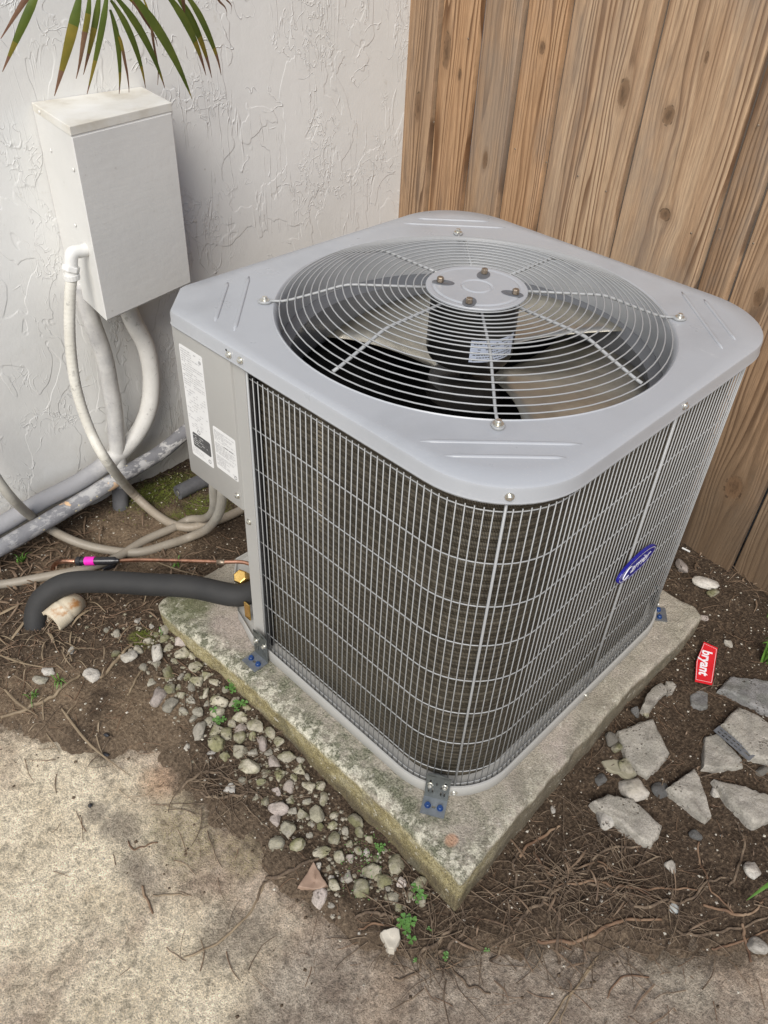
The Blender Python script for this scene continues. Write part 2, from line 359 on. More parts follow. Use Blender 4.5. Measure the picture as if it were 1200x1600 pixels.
def m_wood(idx, lo, mid, hi, knots=(), weather=.3):
    """board material; object space: y across, z along.  knots: (y, z, half width, half height)"""
    n = NB('fence_wood'); sep = n.x('ShaderNodeSeparateXYZ'); n.l(n.tc.outputs['Object'], sep.inputs[0]); X, Y, Zc = sep.outputs
    warp = None; kmask = None; knots = [(a, b, w * 1.25, h * 1.25) for a, b, w, h in knots]
    for ky, kz, kw, kh in knots:
        dy = n.math('DIVIDE', n.math('SUBTRACT', Y, ky), kw * 2.0); dz = n.math('DIVIDE', n.math('SUBTRACT', Zc, kz), kh * 3.0)
        r2 = n.math('ADD', n.math('MULTIPLY', dy, dy), n.math('MULTIPLY', dz, dz))
        e = n.math('EXPONENT', n.math('MULTIPLY', r2, -1.0)); t = n.math('MULTIPLY', n.math('MULTIPLY', dy, e), -kw * 1.5)
        warp = t if warp is None else n.math('ADD', warp, t)
        q = n.math('ADD', n.math('POWER', n.math('MULTIPLY', dy, 2.0), 2), n.math('POWER', n.math('MULTIPLY', dz, 3.0), 2))
        kmask = q if kmask is None else n.math('MINIMUM', kmask, q)
    yy = n.math('ADD', Y, warp) if warp is not None else Y
    wob = n.noise(n.co(1, 1, .4, loc=(idx * 3.1, idx, idx)), 3.2, 2, .5); yy = n.math('ADD', yy, n.math('MULTIPLY', wob, .05))
    cv = n.x('ShaderNodeCombineXYZ'); n.l(yy, cv.inputs[0]); n.l(n.math('MULTIPLY', Zc, .05), cv.inputs[1]); cv.inputs[2].default_value = idx * 1.7
    fine = n.noise(cv.outputs[0], 420, 4, .7); fib = n.noise(n.co(1, 1, .04, loc=(idx, 0, 0)), 260, 3, .6)
    slow = n.noise(cv.outputs[0], 16, 2, .5)
    ring = n.math('FRACT', n.math('ADD', n.math('MULTIPLY', yy, 62), n.math('MULTIPLY', slow, 7)))
    amp = n.step(n.noise(cv.outputs[0], 9, 2, loc_ if False else .5), .38, .58, .25, 1)
    base = n.ramp(n.noise(cv.outputs[0], 24, 3, .5), [(.3, mid), (.65, hi)])
    c = n.mix(n.math('MULTIPLY', n.step(ring, .35, .93), amp), base, lo)
    c = n.mix(n.math('MULTIPLY', n.step(ring, .93, .99), .9), c, base)
    c = n.mix(.55, c, n.mix(1, c, n.ramp(fine, [(.3, .6), (.6, 1.15)]), 'MULTIPLY'))
    c = n.mix(1, c, n.ramp(fib, [(.3, .8), (.6, 1.08)]), 'MULTIPLY')
    ck = n.math('MULTIPLY', n.step(n.noise(n.co(1, 1, .02, loc=(idx * 5, 2, 7)), 190, 2), .70, .73), n.step(n.noise(n.co(1, 1, .5, loc=(1, idx, 3)), 8, 2), .52, .6)); c = n.mix(n.math('MULTIPLY', ck, .85), c, (.03, .018, .01))
    stn = n.math('MULTIPLY', n.step(n.noise(n.co(1, 1, .12, loc=(idx * 3, 1, 1)), 22, 4, .7), .56, .70), .5); c = n.mix(stn, c, (.11, .075, .055))
    bl = n.noise(n.co(1, 1, .35, loc=(idx * 2, 4, 1)), 7, 5, .65)
    c = n.mix(n.math('MULTIPLY', n.step(bl, .42, .68), weather), c, (.20, .175, .15))
    dirt_shade = n.math('ADD', Zc, n.math('MULTIPLY', n.math('SUBTRACT', n.noise(n.co(), 6, 5, .7), .5), .25))
    c = n.mix(n.step(dirt_shade, .0, .62, .75, 0), c, (.075, .052, .033))  # shade low on the fence, painted into the wood colour
    hole = n.step(n.vor(n.co(1, 1, .55, loc=(idx, idx, 0)), 9), .0, .03, .9, 0)
    c = n.mix(hole, c, (.05, .03, .02))
    h = n.math('ADD', n.math('MULTIPLY', ring, 1.0), n.math('MULTIPLY', fib, .6))
    if kmask is not None:
        kmask = n.math('ADD', kmask, n.math('MULTIPLY', n.math('SUBTRACT', n.noise(n.co(), 70, 4, .7), .5), .9)); kn = n.step(kmask, .5, 1.2, 1, 0); kr = n.math('ADD', n.math('MULTIPLY', kmask, .45), n.math('MULTIPLY', n.math('SUBTRACT', n.noise(n.co(1, 1, .4), 130, 3), .5), .8))
        kc = n.ramp(n.math('ADD', kr, n.math('MULTIPLY', fine, .3)), [(.05, (.075, .042, .022)), (.35, (.17, .10, .055)), (1, (.12, .07, .038))])
        c = n.mix(n.step(kmask, .8, 3.5, .35, 0), c, tuple(.6 * a for a in mid))
        c = n.mix(n.math('MULTIPLY', kn, .8), c, kc)
        rim = n.math('MULTIPLY', n.step(kmask, .7, .9), n.step(kmask, 1.0, 1.25, 1, 0)); c = n.mix(n.math('MULTIPLY', n.math('MULTIPLY', rim, .6), n.step(n.noise(n.co(), 60, 2), .5, .62)), c, (.03, .018, .01))
        h = n.math('ADD', h, n.math('MULTIPLY', kn, -.6))
    return n.end(c, .72, n.bump(h, .55, .0025), 0, .3)

def m_stone(name, pale, mid, green, gfac, u=1):
    n = NB(name); v = n.co(u, u, u, rnd=True); oi = n.x('ShaderNodeObjectInfo')
    a = n.noise(v, 30, 5, .65); g = n.noise(v, 260, 3, .7)
    c = n.ramp(a, [(.32, mid), (.62, pale)])
    c = n.mix(n.math('MULTIPLY', n.step(n.noise(v, 22, 4, .6), .42, .62), gfac), c, green)
    c = n.mix(1, c, n.ramp(g, [(.3, .7), (.5, 1.0), (.7, 1.15)]), 'MULTIPLY')
    c = n.mix(1, c, n.ramp(oi.outputs['Random'], [(0, .72), (1, 1.12)]), 'MULTIPLY')
    pit = n.step(n.vor(v, 130), .12, .32, 1, 0); pit = n.math('MULTIPLY', pit, n.step(n.noise(v, 18, 2), .5, .6))
    c = n.mix(n.math('MULTIPLY', pit, .55), c, (.12, .09, .06))
    return n.end(c, .88, n.bump(n.math('SUBTRACT', n.noise(v, 75, 6, .75), n.math('MULTIPLY', pit, .8)), 1, .006), 0, .3)
M['pebble'] = m_stone('mossy_limestone', (.47, .43, .34), (.28, .255, .19), (.17, .165, .07), .85, u=.012)
M['pebble_grey'] = m_stone('grey_limestone', (.40, .37, .31), (.25, .23, .185), (.26, .245, .15), .45, u=.012)
M['pebble_white'] = m_stone('white_limestone', (.54, .51, .46), (.38, .345, .30), (.4, .36, .26), .3, u=.012)
M['pebble_pink'] = m_stone('pinkish_limestone', (.46, .40, .36), (.30, .25, .22), (.3, .27, .2), .25, u=.012)
M['rubble'] = m_stone('broken_concrete', (.40, .37, .32), (.25, .23, .20), (.2, .19, .15), .3)
M['rubble_grey'] = m_stone('grey_broken_concrete', (.30, .29, .28), (.18, .175, .17), (.14, .15, .11), .3)

def m_hose(name, cols, dirt_shade, rough=.5):
    n = NB(name); v = n.co(); c = n.ramp(n.noise(v, 14, 5, .65), [(.3, cols[0]), (.7, cols[1])])
    sep = n.x('ShaderNodeSeparateXYZ'); n.l(n.tc.outputs['Object'], sep.inputs[0])
    lo = n.math('ADD', sep.outputs[2], n.math('MULTIPLY', n.math('SUBTRACT', n.noise(v, 20, 5, .7), .5), .2))
    c = n.mix(n.step(lo, -.03, .16, .85, 0), c, dirt_shade)
    if name == 'white_insulation':
        gx = n.step(n.math('ADD', sep.outputs[0], n.math('MULTIPLY', n.math('SUBTRACT', n.noise(v, 12, 5, .7), .5), .25)), -.02, .16, .9, 0); c = n.mix(gx, c, (.24, .24, .255))
    fl = n.math('MULTIPLY', n.step(n.noise(v, 55, 4, .7), .6, .68), .5); c = n.mix(fl, c, (.25, .24, .22))
    return n.end(c, rough, n.bump(n.noise(v, 60, 4, .6), .5, .002), 0, .4)
M['hose_white'] = m_hose('painted_conduit', ((.52, .50, .44), (.64, .62, .56)), (.22, .175, .125))
M['hose_grey'] = m_hose('grey_conduit', ((.30, .285, .25), (.44, .42, .37)), (.24, .205, .16))
M['pipe_white'] = m_hose('white_insulation', ((.58, .565, .53), (.68, .665, .63)), (.40, .38, .35), .6)
def m_greypipe():
    n = NB('grey_insulation'); v = n.co(); f = n.noise(v, 9, 5, .6)
    c = n.ramp(f, [(.3, (.15, .15, .16)), (.7, (.25, .25, .26))])
    sep = n.x('ShaderNodeSeparateXYZ'); n.l(n.tc.outputs['Object'], sep.inputs[0])
    pt = n.math('MULTIPLY', n.step(n.noise(n.co(1, 1, 2.5), 24, 6, .7), .5, .58), n.step(sep.outputs[0], -.25, .45, .3, .9))
    c = n.mix(pt, c, (.58, .57, .55))
    tanp = n.math('MULTIPLY', n.step(n.noise(v, 16, 3, .5), .63, .65), n.step(sep.outputs[0], .0, .15, 1, 0)); c = n.mix(tanp, c, (.62, .42, .25))
    yl = n.step(n.vor(v, 42), .1, .14, .8, 0); yl = n.math('MULTIPLY', yl, n.step(sep.outputs[0], .05, .2, 1, 0)); c = n.mix(yl, c, (.68, .6, .36))
    return n.end(c, .65, n.bump(n.noise(v, 40, 5, .65), .6, .003), 0, .35)
M['pipe_grey'] = m_greypipe()
M['stub'] = mottled('dark_grey_foam', [(.07, .07, .075), (.12, .12, .125)], 30, .7, .5, 120, .002)
M['pvc'] = (lambda n: n.end(n.mix(n.step(n.noise(n.co(), 22, 5, .6), .5, .66), n.ramp(n.noise(n.co(), 10, 4), [(.3, (.56, .47, .33)), (.7, (.68, .61, .48))]), (.42, .2, .07)), .6, n.bump(n.noise(n.co(), 200, 3), .3, .001)))(NB('old_pvc'))
def m_boxpaint():
    n = NB('white_box_paint'); v = n.co(); c = n.ramp(n.noise(v, 5, 5, .6), [(.3, (.62, .615, .59)), (.7, (.68, .675, .65))])
    c = n.mix(n.math('MULTIPLY', n.step(n.noise(v, 38, 5, .75), .64, .72), .4), c, (.35, .32, .27))
    scr = n.noise(n.co(1, 1, 9), 9, 5, .7)
    return n.end(c, .42, n.bump(n.math('ADD', n.noise(v, 45, 4, .6), scr), .35, .0012), 0, .45)
M['box'] = m_boxpaint()
M['lid'] = mottled('dirty_lid_paint', [(.72, .71, .67), (.66, .64, .58), (.50, .46, .38)], 9, .55, .3, 80, .001)
M['root'] = mottled('root_bark', [(.06, .04, .026), (.125, .088, .058), (.22, .165, .11)], 45, .85, 1, 120, .004)
M['twig'] = mottled('dry_twig', [(.085, .045, .026), (.16, .095, .055), (.26, .185, .12)], 18, .8, .3, 200, .001)
M['straw'] = mottled('dry_straw', [(.17, .125, .078), (.30, .23, .145)], 20, .7)
M['leafdry'] = mottled('dead_leaf', [(.08, .05, .032), (.15, .10, .062), (.24, .17, .115)], 40, .7, .4, 200, .001)
def m_leaf(name, a, b, tip=None):
    n = NB(name); v = n.co(rnd=True); c = n.ramp(n.noise(v, 20, 4), [(.3, a), (.7, b)])
    return n.end(c, .42, n.bump(n.noise(v, 120, 3), .25, .001), 0, .5)
M['grit_stone'] = m_stone('stone_chips', (.42, .38, .31), (.25, .225, .17), (.2, .19, .1), .5)
M['clover'] = m_leaf('clover_green', (.06, .15, .03), (.12, .24, .06))
M['grass'] = m_leaf('grass_green', (.05, .13, .02), (.12, .24, .04))
M['moss'] = m_leaf('moss_green', (.07, .09, .015), (.15, .16, .03))
M['speck'] = m_stone('grit', (.62, .58, .5), (.4, .36, .3), (.4, .36, .2), .2)
M['plastic'] = mottled('black_plastic', [(.01, .01, .012), (.03, .03, .035)], 60, .3)
M['shard'] = mottled('brown_tile', [(.20, .13, .09), (.32, .22, .16)], 30, .7, .4, 100, .001)

# ------------------------------------------------------------------ setting
def in_soil(x, y):
    """>0 where soil lies over the slab; the edge polyline runs from the wall side to the fence side"""
    E = [(-0.7995, 1.1791), (-0.5144, 0.8693), (-0.4411, 0.7552), (-0.3808, 0.6499), (-0.2659, 0.6007), (-0.286, 0.5166), (-0.3168, 0.4385), (-0.2536, 0.3177), (-0.2657, 0.2312), (-0.2641, 0.1364), (-0.2427, 0.0505), (-0.2309, -0.0406), (-0.1541, -0.1309), (-0.0682, -0.1833), (0.0925, -0.3328), (0.175, -0.4469), (0.2702, -0.5512), (0.5397, -0.7961)]
    best = 9; s = 1
    for (x0, y0), (x1, y1) in zip(E[:-1], E[1:]):
        dx, dy = x1 - x0, y1 - y0; t = max(0, min(1, ((x - x0) * dx + (y - y0) * dy) / (dx * dx + dy * dy)))
        px, py = x0 + t * dx, y0 + t * dy; d = hypot(x - px, y - py)
        if d < best: best = d; s = 1 if (dx * (y - py) - dy * (x - px)) > 0 else -1
    return best * s
def soil_h(x, y):
    d = in_soil(x, y) + fb(x, y, 6, 3) * .03
    h = gz(x, y) + .010 * fb(x, y, 5, 3, 3) + .006 * fb(x, y, 24, 4, 1)
    lift = -.022 + .020 * smooth01(-.05, .035, d) + .006 * smooth01(.03, .12, d)
    return h + lift + (.0025 * fb(x, y, 90, 2, 5))
def sheet(name, x0, x1, y0, y1, step, hf, mat, wear=False):
    nx = int((x1 - x0) / step); ny = int((y1 - y0) / step)
    V = [(x0 + (x1 - x0) * i / nx, y0 + (y1 - y0) * j / ny, 0) for j in range(ny + 1) for i in range(nx + 1)]
    V = [(x, y, hf(x, y)) for x, y, _ in V]
    F = [(j * (nx + 1) + i, j * (nx + 1) + i + 1, (j + 1) * (nx + 1) + i + 1, (j + 1) * (nx + 1) + i) for j in range(ny) for i in range(nx)]
    o = MB().add(V, F).build(name, mat, smooth=True)
    if wear:   # how deep in dirt each spot lies, from its distance to the bed
        at = o.data.attributes.new('bed_distance', 'FLOAT', 'POINT'); at.data.foreach_set('value', [in_soil(x, y) for x, y, _ in V])
    return o
tag(sheet('soil', -.62, 1.32, -.72, 1.47, .0075, soil_h, M['soil'], True), kind='structure')
def conc_h(x, y): return gz(x, y) - .011 + .003 * fb(x, y, 7, 4, 8) + .0012 * fb(x, y, 60, 3, 2)
tag(sheet('concrete_path', -1.25, .65, -1.25, 1.38, .012, conc_h, M['conc'], True), kind='structure')
tag(MB().add(*bx((-60, -60, -.32), (60, 60, -.20))).build('ground', M['soil']), kind='structure')

# wall: a coursed block wall rendered in stucco, one face towards us
wall = MB().add(*bx((-2.6, 1.405, -.2), (1.62, 1.6, 2.5))).build('stucco_wall', M['stucco'])
tag(wall, 'white textured stucco house wall behind the electrical box', 'wall')

# fence: vertical boards, each slightly proud of the next, on two rails
FA = Vector((1.255, 1.405, 0)); FD = Vector((.07, 1, 0)).normalized(); FN = Vector((-1, .07, 0)).normalized()
fence = empty('timber_fence', (FA.x, FA.y, -.1)); tag(fence, 'tall brown timber board fence behind the condenser', 'fence')
fy = lambda y: (y - 1.405)
T1, T2, T3 = ((.15, .073, .032), (.34, .195, .10), (.44, .275, .155)), ((.165, .092, .05), (.345, .22, .13), (.47, .33, .21)), ((.135, .076, .041), (.29, .18, .102), (.385, .257, .158))
BD = [ # y hi, y lo, colours, knots (y, z, half width, half height), weathering
 (1.43, 1.277, T3, [(1.34, .86, .010, .035)], .15), (1.277, 1.121, T1, [(1.2432, 1.0252, 0.013, 0.04), (1.1802, 0.9764, 0.006, 0.012)], .1),
 (1.121, .977, T3, [(1.05, .78, .008, .02)], .45), (.977, .835, T1, [(0.9053, 1.0855, 0.008, 0.012)], .35), (.835, .581, T2, [(0.6377, 1.0329, 0.013, 0.027)], .25),
 (.581, .318, T2, [(0.5095, 1.01, 0.012, 0.018), (0.4514, 0.7983, 0.013, 0.012), (0.4526, 1.1374, 0.004, 0.01)], .45), (.318, .232, T3, [(.27, .45, .008, .02)], .5),
 (.232, -.03, T3, [(0.1646, 0.6891, 0.01, 0.02), (.05, .2, .02, .03)], .35), (-.03, -.29, T2, [(-.15, .5, .012, .02)], .3), (-.29, -.55, T3, [(-.4, .6, .012, .02)], .3),
 ] + [(-.55 - .25 * k, -.80 - .25 * k, (T2, T3)[k % 2], [], .3) for k in range(12)]  # unseen boards carry the fence on, added to cut light from the right
far_wood = [m_wood(30, *T2), m_wood(31, *T3)]
for i, (yh, yl, T, kn, wth) in enumerate(BD):
    mt = m_wood(i, *T, kn, wth) if i < 14 else far_wood[i % 2]; mb = MB(); gap = .003
    nz = 40; V = []; F = []
    prof = [(yl + gap, -.016, 0), (yl + gap, .004, 0), (yl + gap + .0025, .0065, 0), (yh - gap - .0025, -.008, 0), (yh - gap, -.0105, 0), (yh - gap, -.021, 0)]
    z0, z1 = -.13, 1.86 + .008 * (i % 3)
    for j in range(nz + 1):
        z = z0 + (z1 - z0) * j / nz
        for (y, d, _) in prof:
            wv = .0012 * noise.noise(Vector((y * 9, z * 2.5, i)))
            t = y - 1.405; lean = .0015 * noise.noise(Vector((z * 1.7, i * 5.3, 0)))
            p = FA + FD * (t + lean) + FN * (d + .004 + wv); V.append((p.x, p.y, z))
    m = len(prof)
    for j in range(nz):
        for k in range(m - 1): F.append((j * m + k, (j + 1) * m + k, (j + 1) * m + k + 1, j * m + k + 1))
        F.append((j * m + m - 1, (j + 1) * m + m - 1, (j + 1) * m, j * m))
    F += [tuple(range(m)), tuple(nz * m + k for k in range(m - 1, -1, -1))]
    b = mb.add(V, F).build('board', mt, None); b.parent = fence; b.matrix_parent_inverse = Matrix.Translation(-fence.location)
nm_ = MB().add(*xf(lathe([(0, 0), (.0026, 0), (.0026, .0006), (.0012, .0009), (0, .0009)], 10), frame_to(FN))).build('nail_head', M['bolt'], smooth=True); nail_me = nm_.data; bpy.data.objects.remove(nm_)
for p in [(1.2146, 0.8279, 0.8286), (1.2005, 0.6264, 0.8076), (1.1824, 0.3684, 0.7797), (1.1717, 0.2152, 0.8035), (1.1779, 0.3032, 0.8089), (1.2071, 0.7204, 0.8214), (1.2225, 0.9413, 0.8363), (1.1769, 0.2897, 1.0364), (1.2377, 1.1574, 1.0694), (1.2451, 1.2637, 0.8368)]:
    o = inst('nail_head', nail_me, fence, tuple(Vector(p) + FN * .0085 - fence.location))
for z in (.25, 1.45):
    pts = [FA + FD * (-4.9) - FN * .02, FA + FD * .02 - FN * .02]
    q = [pts[0], pts[1], pts[1] - FN * .04, pts[0] - FN * .04]
    r = MB().add(*prism([(a.x, a.y) for a in q], z, z + .09)).build('rail', m_wood(20, *T3)); r.parent = fence; r.matrix_parent_inverse = Matrix.Translation(-fence.location)

# ------------------------------------------------------------------ concrete pad
def arc(cx, cy, r, a0, a1, n): return [(cx + r * cos(a0 + (a1 - a0) * k / n), cy + r * sin(a0 + (a1 - a0) * k / n)) for k in range(n + 1)]
def pad():
    base = [(-0.0742, -0.0834), (-0.0778, -0.0616), (-0.0739, 0.0276), (-0.0731, 0.1962), (-0.0754, 0.3774), (-0.0821, 0.633), (-0.0971, 0.8032), (-0.0813, 0.8957), (0.0349, 0.8992), (.25, .90), (.6, .905), (.87, .90), (.895, .87), (.897, .5), (0.8939, 0.0444), (0.895, -0.0499), (0.8134, -0.0718), (0.5581, -0.0617), (0.3923, -0.0654), (0.2363, -0.0686), (0.0845, -0.0738), (-0.0163, -0.0786)]
    pl = [p.to_2d() for p in spline([(a, b, 0) for a, b in base], 14, True)]
    cx, cy = .41, .41; V = []; F = []
    lev = [(0.0, -.13, 0), (0, -.10, .002), (0, -.075, .0), (0, -.05, .001), (0, -.025, .002), (0, -.010, .0), (.0015, -.004, 0), (.005, -.001, 0), (.010, 0, 0), (.02, 0, 0), (.05, 0, 0), (.08, 0, 0), (.12, 0, 0), (.2, 0, 0), (.3, 0, 0)]
    n = len(pl)
    for ins, z, _ in lev:
        for i, p in enumerate(pl):
            d = Vector((cx - p.x, cy - p.y)); L = d.length; q = Vector((p.x, p.y)) + d / L * ins
            out = .005 * fb(q.x, q.y, 14, 4, z * 9) + .0022 * fb(q.x, q.y, 60, 3, z * 30) if ins < .02 else 0
            q -= d / L * out
            zz = z + (.0028 * fb(q.x, q.y, 12, 3, 4) + .0010 * fb(q.x, q.y, 70, 3, 2)) * (1 if ins < .09 else 0) - (.006 * max(0, fb(q.x, q.y, 18, 3, 7)) if .001 < ins < .008 else 0) - .002
            V.append((q.x, q.y, zz))
    for k in range(len(lev) - 1):
        for i in range(n): j = (i + 1) % n; F.append((k * n + i, k * n + j, (k + 1) * n + j, (k + 1) * n + i))
    F.append(tuple((len(lev) - 1) * n + i for i in range(n)))
    # outline above runs clockwise seen from above: flip
    F = [tuple(reversed(f)) for f in F]
    return MB().add(V, F).build('concrete_pad', M['pad'], smooth=True)
tag(pad(), 'mossy weathered concrete pad carrying the condenser', 'slab')

# ------------------------------------------------------------------ condenser
S = .86; HT = .787; HF = .7555; CX, CY = .424, .426
ac = empty('condenser', (.43, .43, 0))
tag(ac, 'grey outdoor air conditioning condenser with a round fan guard on top', 'air conditioner')
def K(mb, name, mat, **kw):
    """part given in world coordinates, parented to the condenser"""
    o = mb.build(name, mat, None, **kw); o.parent = ac; o.matrix_parent_inverse = Matrix.Translation(-ac.location); return o
def rrect(ins, r, seg=14, cham=None):
    """anticlockwise rounded square, inset ins; left corner (0,S) chamfered"""
    a, b = ins, S - ins; P = []
    P += arc(a + r, a + r, r, pi, 1.5 * pi, seg); P += arc(b - r, a + r, r, 1.5 * pi, 2 * pi, seg); P += arc(b - r, b - r, r, 0, .5 * pi, seg)
    if cham: P += [(a + cham + .012, b), (a + cham, b - .004), (a + .004, b - cham), (a, b - cham - .012)]
    Q = []
    for i, p in enumerate(P):
        q = P[(i + 1) % len(P)]; k = 24 if hypot(q[0] - p[0], q[1] - p[1]) > .3 else (3 if hypot(q[0] - p[0], q[1] - p[1]) > .05 else 1)
        Q += [(p[0] + (q[0] - p[0]) * j / k, p[1] + (q[1] - p[1]) * j / k) for j in range(k)]
    return Q
def ringmesh(prof, r0, cham, close=False):
    """sweep profile [(inset, z)] round the rounded square"""
    V = []; F = []; n = 0
    for ins, z in prof:
        P = rrect(ins, max(.01, r0 - ins), 14, cham if cham is None else cham); n = len(P); V += [(x, y, z) for x, y in P]
    m = len(prof)
    for k in range(m - 1):
        for i in range(n): j = (i + 1) % n; F.append((k * n + i, k * n + j, (k + 1) * n + j, (k + 1) * n + i))
    return V, F, n, m
RC = .155
# top cover: flange, rolled arris, flat top with a turned-down round opening
prof = [(.003, HF + .003), (-.008, HF), (-.0095, HF + .003), (-.008, HF + .007), (-.008, HT - .008), (-.0065, HT - .003), (-.002, HT)]
V, F, n, m = ringmesh(prof, RC, .07)
outer = [Vector(V[(m - 1) * n + i]) for i in range(n)]
# match opening circle points to the outline by angle; intermediate rings
rings = []
for t in (.25, .5, .75, 1):
    for p in outer:
        a = atan2(p.y - CY, p.x - CX); q = Vector((CX + .379 * cos(a), CY + .379 * sin(a), HT)); rings.append(p.lerp(q, t))
for dz, r in ((.002, .3775), (.0, .3745), (-.012, .3690), (-.05, .3680), (-.085, .374)):
    for p in outer:
        a = atan2(p.y - CY, p.x - CX); rings.append(Vector((CX + r * cos(a), CY + r * sin(a), HT + dz)))
V += rings; m += 9
F = [(k * n + i, k * n + (i + 1) % n, (k + 1) * n + (i + 1) % n, (k + 1) * n + i) for k in range(m - 1) for i in range(n)]
K(MB().add(V, F), 'top_cover', M['paint_top'], auto=35)
def bead(a, b, r=.0042):
    a, b = Vector(a), Vector(b); d = (b - a); P = [a.lerp(b, k / 12) for k in range(13)]
    v, f = tube(P, lambda i, nn: r * (min(1, .25 + i, .25 + (nn - 1 - i))), 10)
    return [Vector((p.x, p.y, HT + max(-.001, (p.z - HT)) * .55)) for p in v], f
def addbead(p, q): K(MB().add(*bead((*p[:2], HT), (*q[:2], HT))), 'embossed_rib', M['paint_top'], smooth=True)
for p, q in [((0.1467, 0.8227), (0.0285, 0.7023)), ((0.1952, 0.8184), (0.0321, 0.6506)), ((0.0275, 0.1995), (0.2033, 0.0329)), ((0.0272, 0.1503), (0.1564, 0.0291)), ((0.8247, 0.2073), (0.6559, 0.0339)), ((0.8269, 0.1587), (0.7083, 0.0345)), ((0.7051, 0.8314), (0.8271, 0.7122)), ((0.6544, 0.8312), (0.8241, 0.6618))]: addbead(p, q)

# fan guard: concentric wires and eight bent spokes
hubz = HT + .050
def dome(r):      # height of the guard wires over the cover at radius r
    return .047 if r < .235 else .047 - .043 * ((r - .235) / .135) ** 1.15
NR = 19
for k in range(NR):
    r = .103 + (.3665 - .103) * k / (NR - 1); z = HT + dome(r)
    P = [(CX + r * cos(a), CY + r * sin(a), z) for a in [2 * pi * i / 72 for i in range(72)]]
    K(MB().add(*tube(P, .00138, 7, closed=True)), 'guard_wire', M['wire'], smooth=True)
for k in range(8):
    a = -3 * pi / 4 + k * pi / 4; long = (k % 2 == 0); c_, s_ = cos(a), sin(a)
    rz = [(.085, .044), (.16, .0435), (.225, .043), (.240, .042), (.255, .0385), (.30, .023), (.345, .0085), (.362, .0045)]
    if long: rz += [(.372, .0042), (.386, .0042)]
    P = [(CX + r * c_, CY + r * s_, HT + z) for r, z in rz]
    sp = K(MB().add(*tube(P, .0031 if not long else .0027, 9)), 'guard_spoke', M['wire'], smooth=True)
    if long:
        e = Matrix.Translation((CX + .395 * c_, CY + .395 * s_, HT)) @ Matrix.Rotation(a, 4, 'Z')
        v, f = xf(lathe([(.0, .0012), (.0105, .0012), (.011, .004), (.010, .0052), (.0, .0052)], 18), e @ Matrix.Diagonal((1.25, 1, 1, 1)))
        K(MB().add(v, f), 'spoke_eye', M['wire'], auto=40)
        v, f = xf(lathe([(.0, .0052), (.0088, .0052), (.0088, .0062), (.0052, .0064), (.0052, .0112), (.0042, .0122), (.0, .0122)], 18), e)
        K(MB().add(v, f), 'guard_screw', M['steel'], auto=30)
# hub plate with pressed rings, slots and four hex bolts
pl = [(0, .0), (.024, 0), (.0275, -.0016), (.031, 0), (.078, 0), (.082, -.0018), (.087, -.0006), (.0945, -.0006), (.0955, -.002), (.0955, -.0045), (.05, -.006), (0, -.006)]
K(MB().add(*lathe([(r, z) for r, z in pl], 56, c=(CX, CY, hubz))), 'motor_plate', M['paint_top'], auto=12)
for k in range(4):
    bp_ = [(0.4786, 0.4532), (0.3833, 0.4816), (0.355, 0.3878), (0.4512, 0.357)][k]; a = atan2(bp_[1] - CY, bp_[0] - CX); e = Matrix.Translation((bp_[0], bp_[1], hubz)) @ Matrix.Rotation(a, 4, 'Z')
    v, f = xf(lathe([(0, .0004), (.0085, .0004), (.0105, .0013), (.0125, .0004)], 22), e @ Matrix.Translation((-.006, 0, 0)) @ Matrix.Diagonal((1.7, 1, 1, 1)))
    K(MB().add(v, f), 'bolt_recess', M['venturi'], smooth=True)
    v, f = xf(lathe([(0, .001), (.0062, .001), (.0066, .002), (.0066, .0095), (.0055, .0108), (0, .0108)], 6), e)
    K(MB().add(v, f), 'hex_bolt', M['bolt'], bevel=.0005)

# motor, label on it, and a three bladed fan
K(MB().add(*lathe([(.03, .04), (.078, .038), (.084, .03), (.085, -.075), (.080, -.088), (.05, -.094), (.02, -.098), (.012, -.14), (0, -.14)], 40, c=(CX, CY, HT))), 'fan_motor', M['motor'], auto=35)
ml = []
for j in range(2):
    for i in range(9):
        a = radians(-142 + 66 * i / 8); ml.append((CX + .0858 * cos(a), CY + .0858 * sin(a), HT - .018 - .044 * j))
K(MB().add(ml, [(i, i + 1, 10 + i, 9 + i) for i in range(8)]), 'motor_sticker', M['mlabel'], smooth=True)
mbk = MB(); rr = random.Random(3)
for j in range(7):
    z = HT - .024 - .0055 * j; a = -138
    while a < -84:
        wd = rr.uniform(1.2, 5); 
        if rr.random() < .8:
            q = [(CX + .0861 * cos(radians(t)), CY + .0861 * sin(radians(t)), zz) for t, zz in ((a, z), (a + wd, z), (a + wd, z - .0018), (a, z - .0018))]; mbk.add(q, [(0, 3, 2, 1)])
        a += wd + 1
K(mbk, 'sticker_print', M['ink'])
K(MB().add(*lathe([(0, -.135), (.06, -.135), (.075, -.145), (.08, -.175), (.03, -.178), (0, -.178)], 32, c=(CX, CY, HT))), 'fan_hub', M['motor'], auto=35)
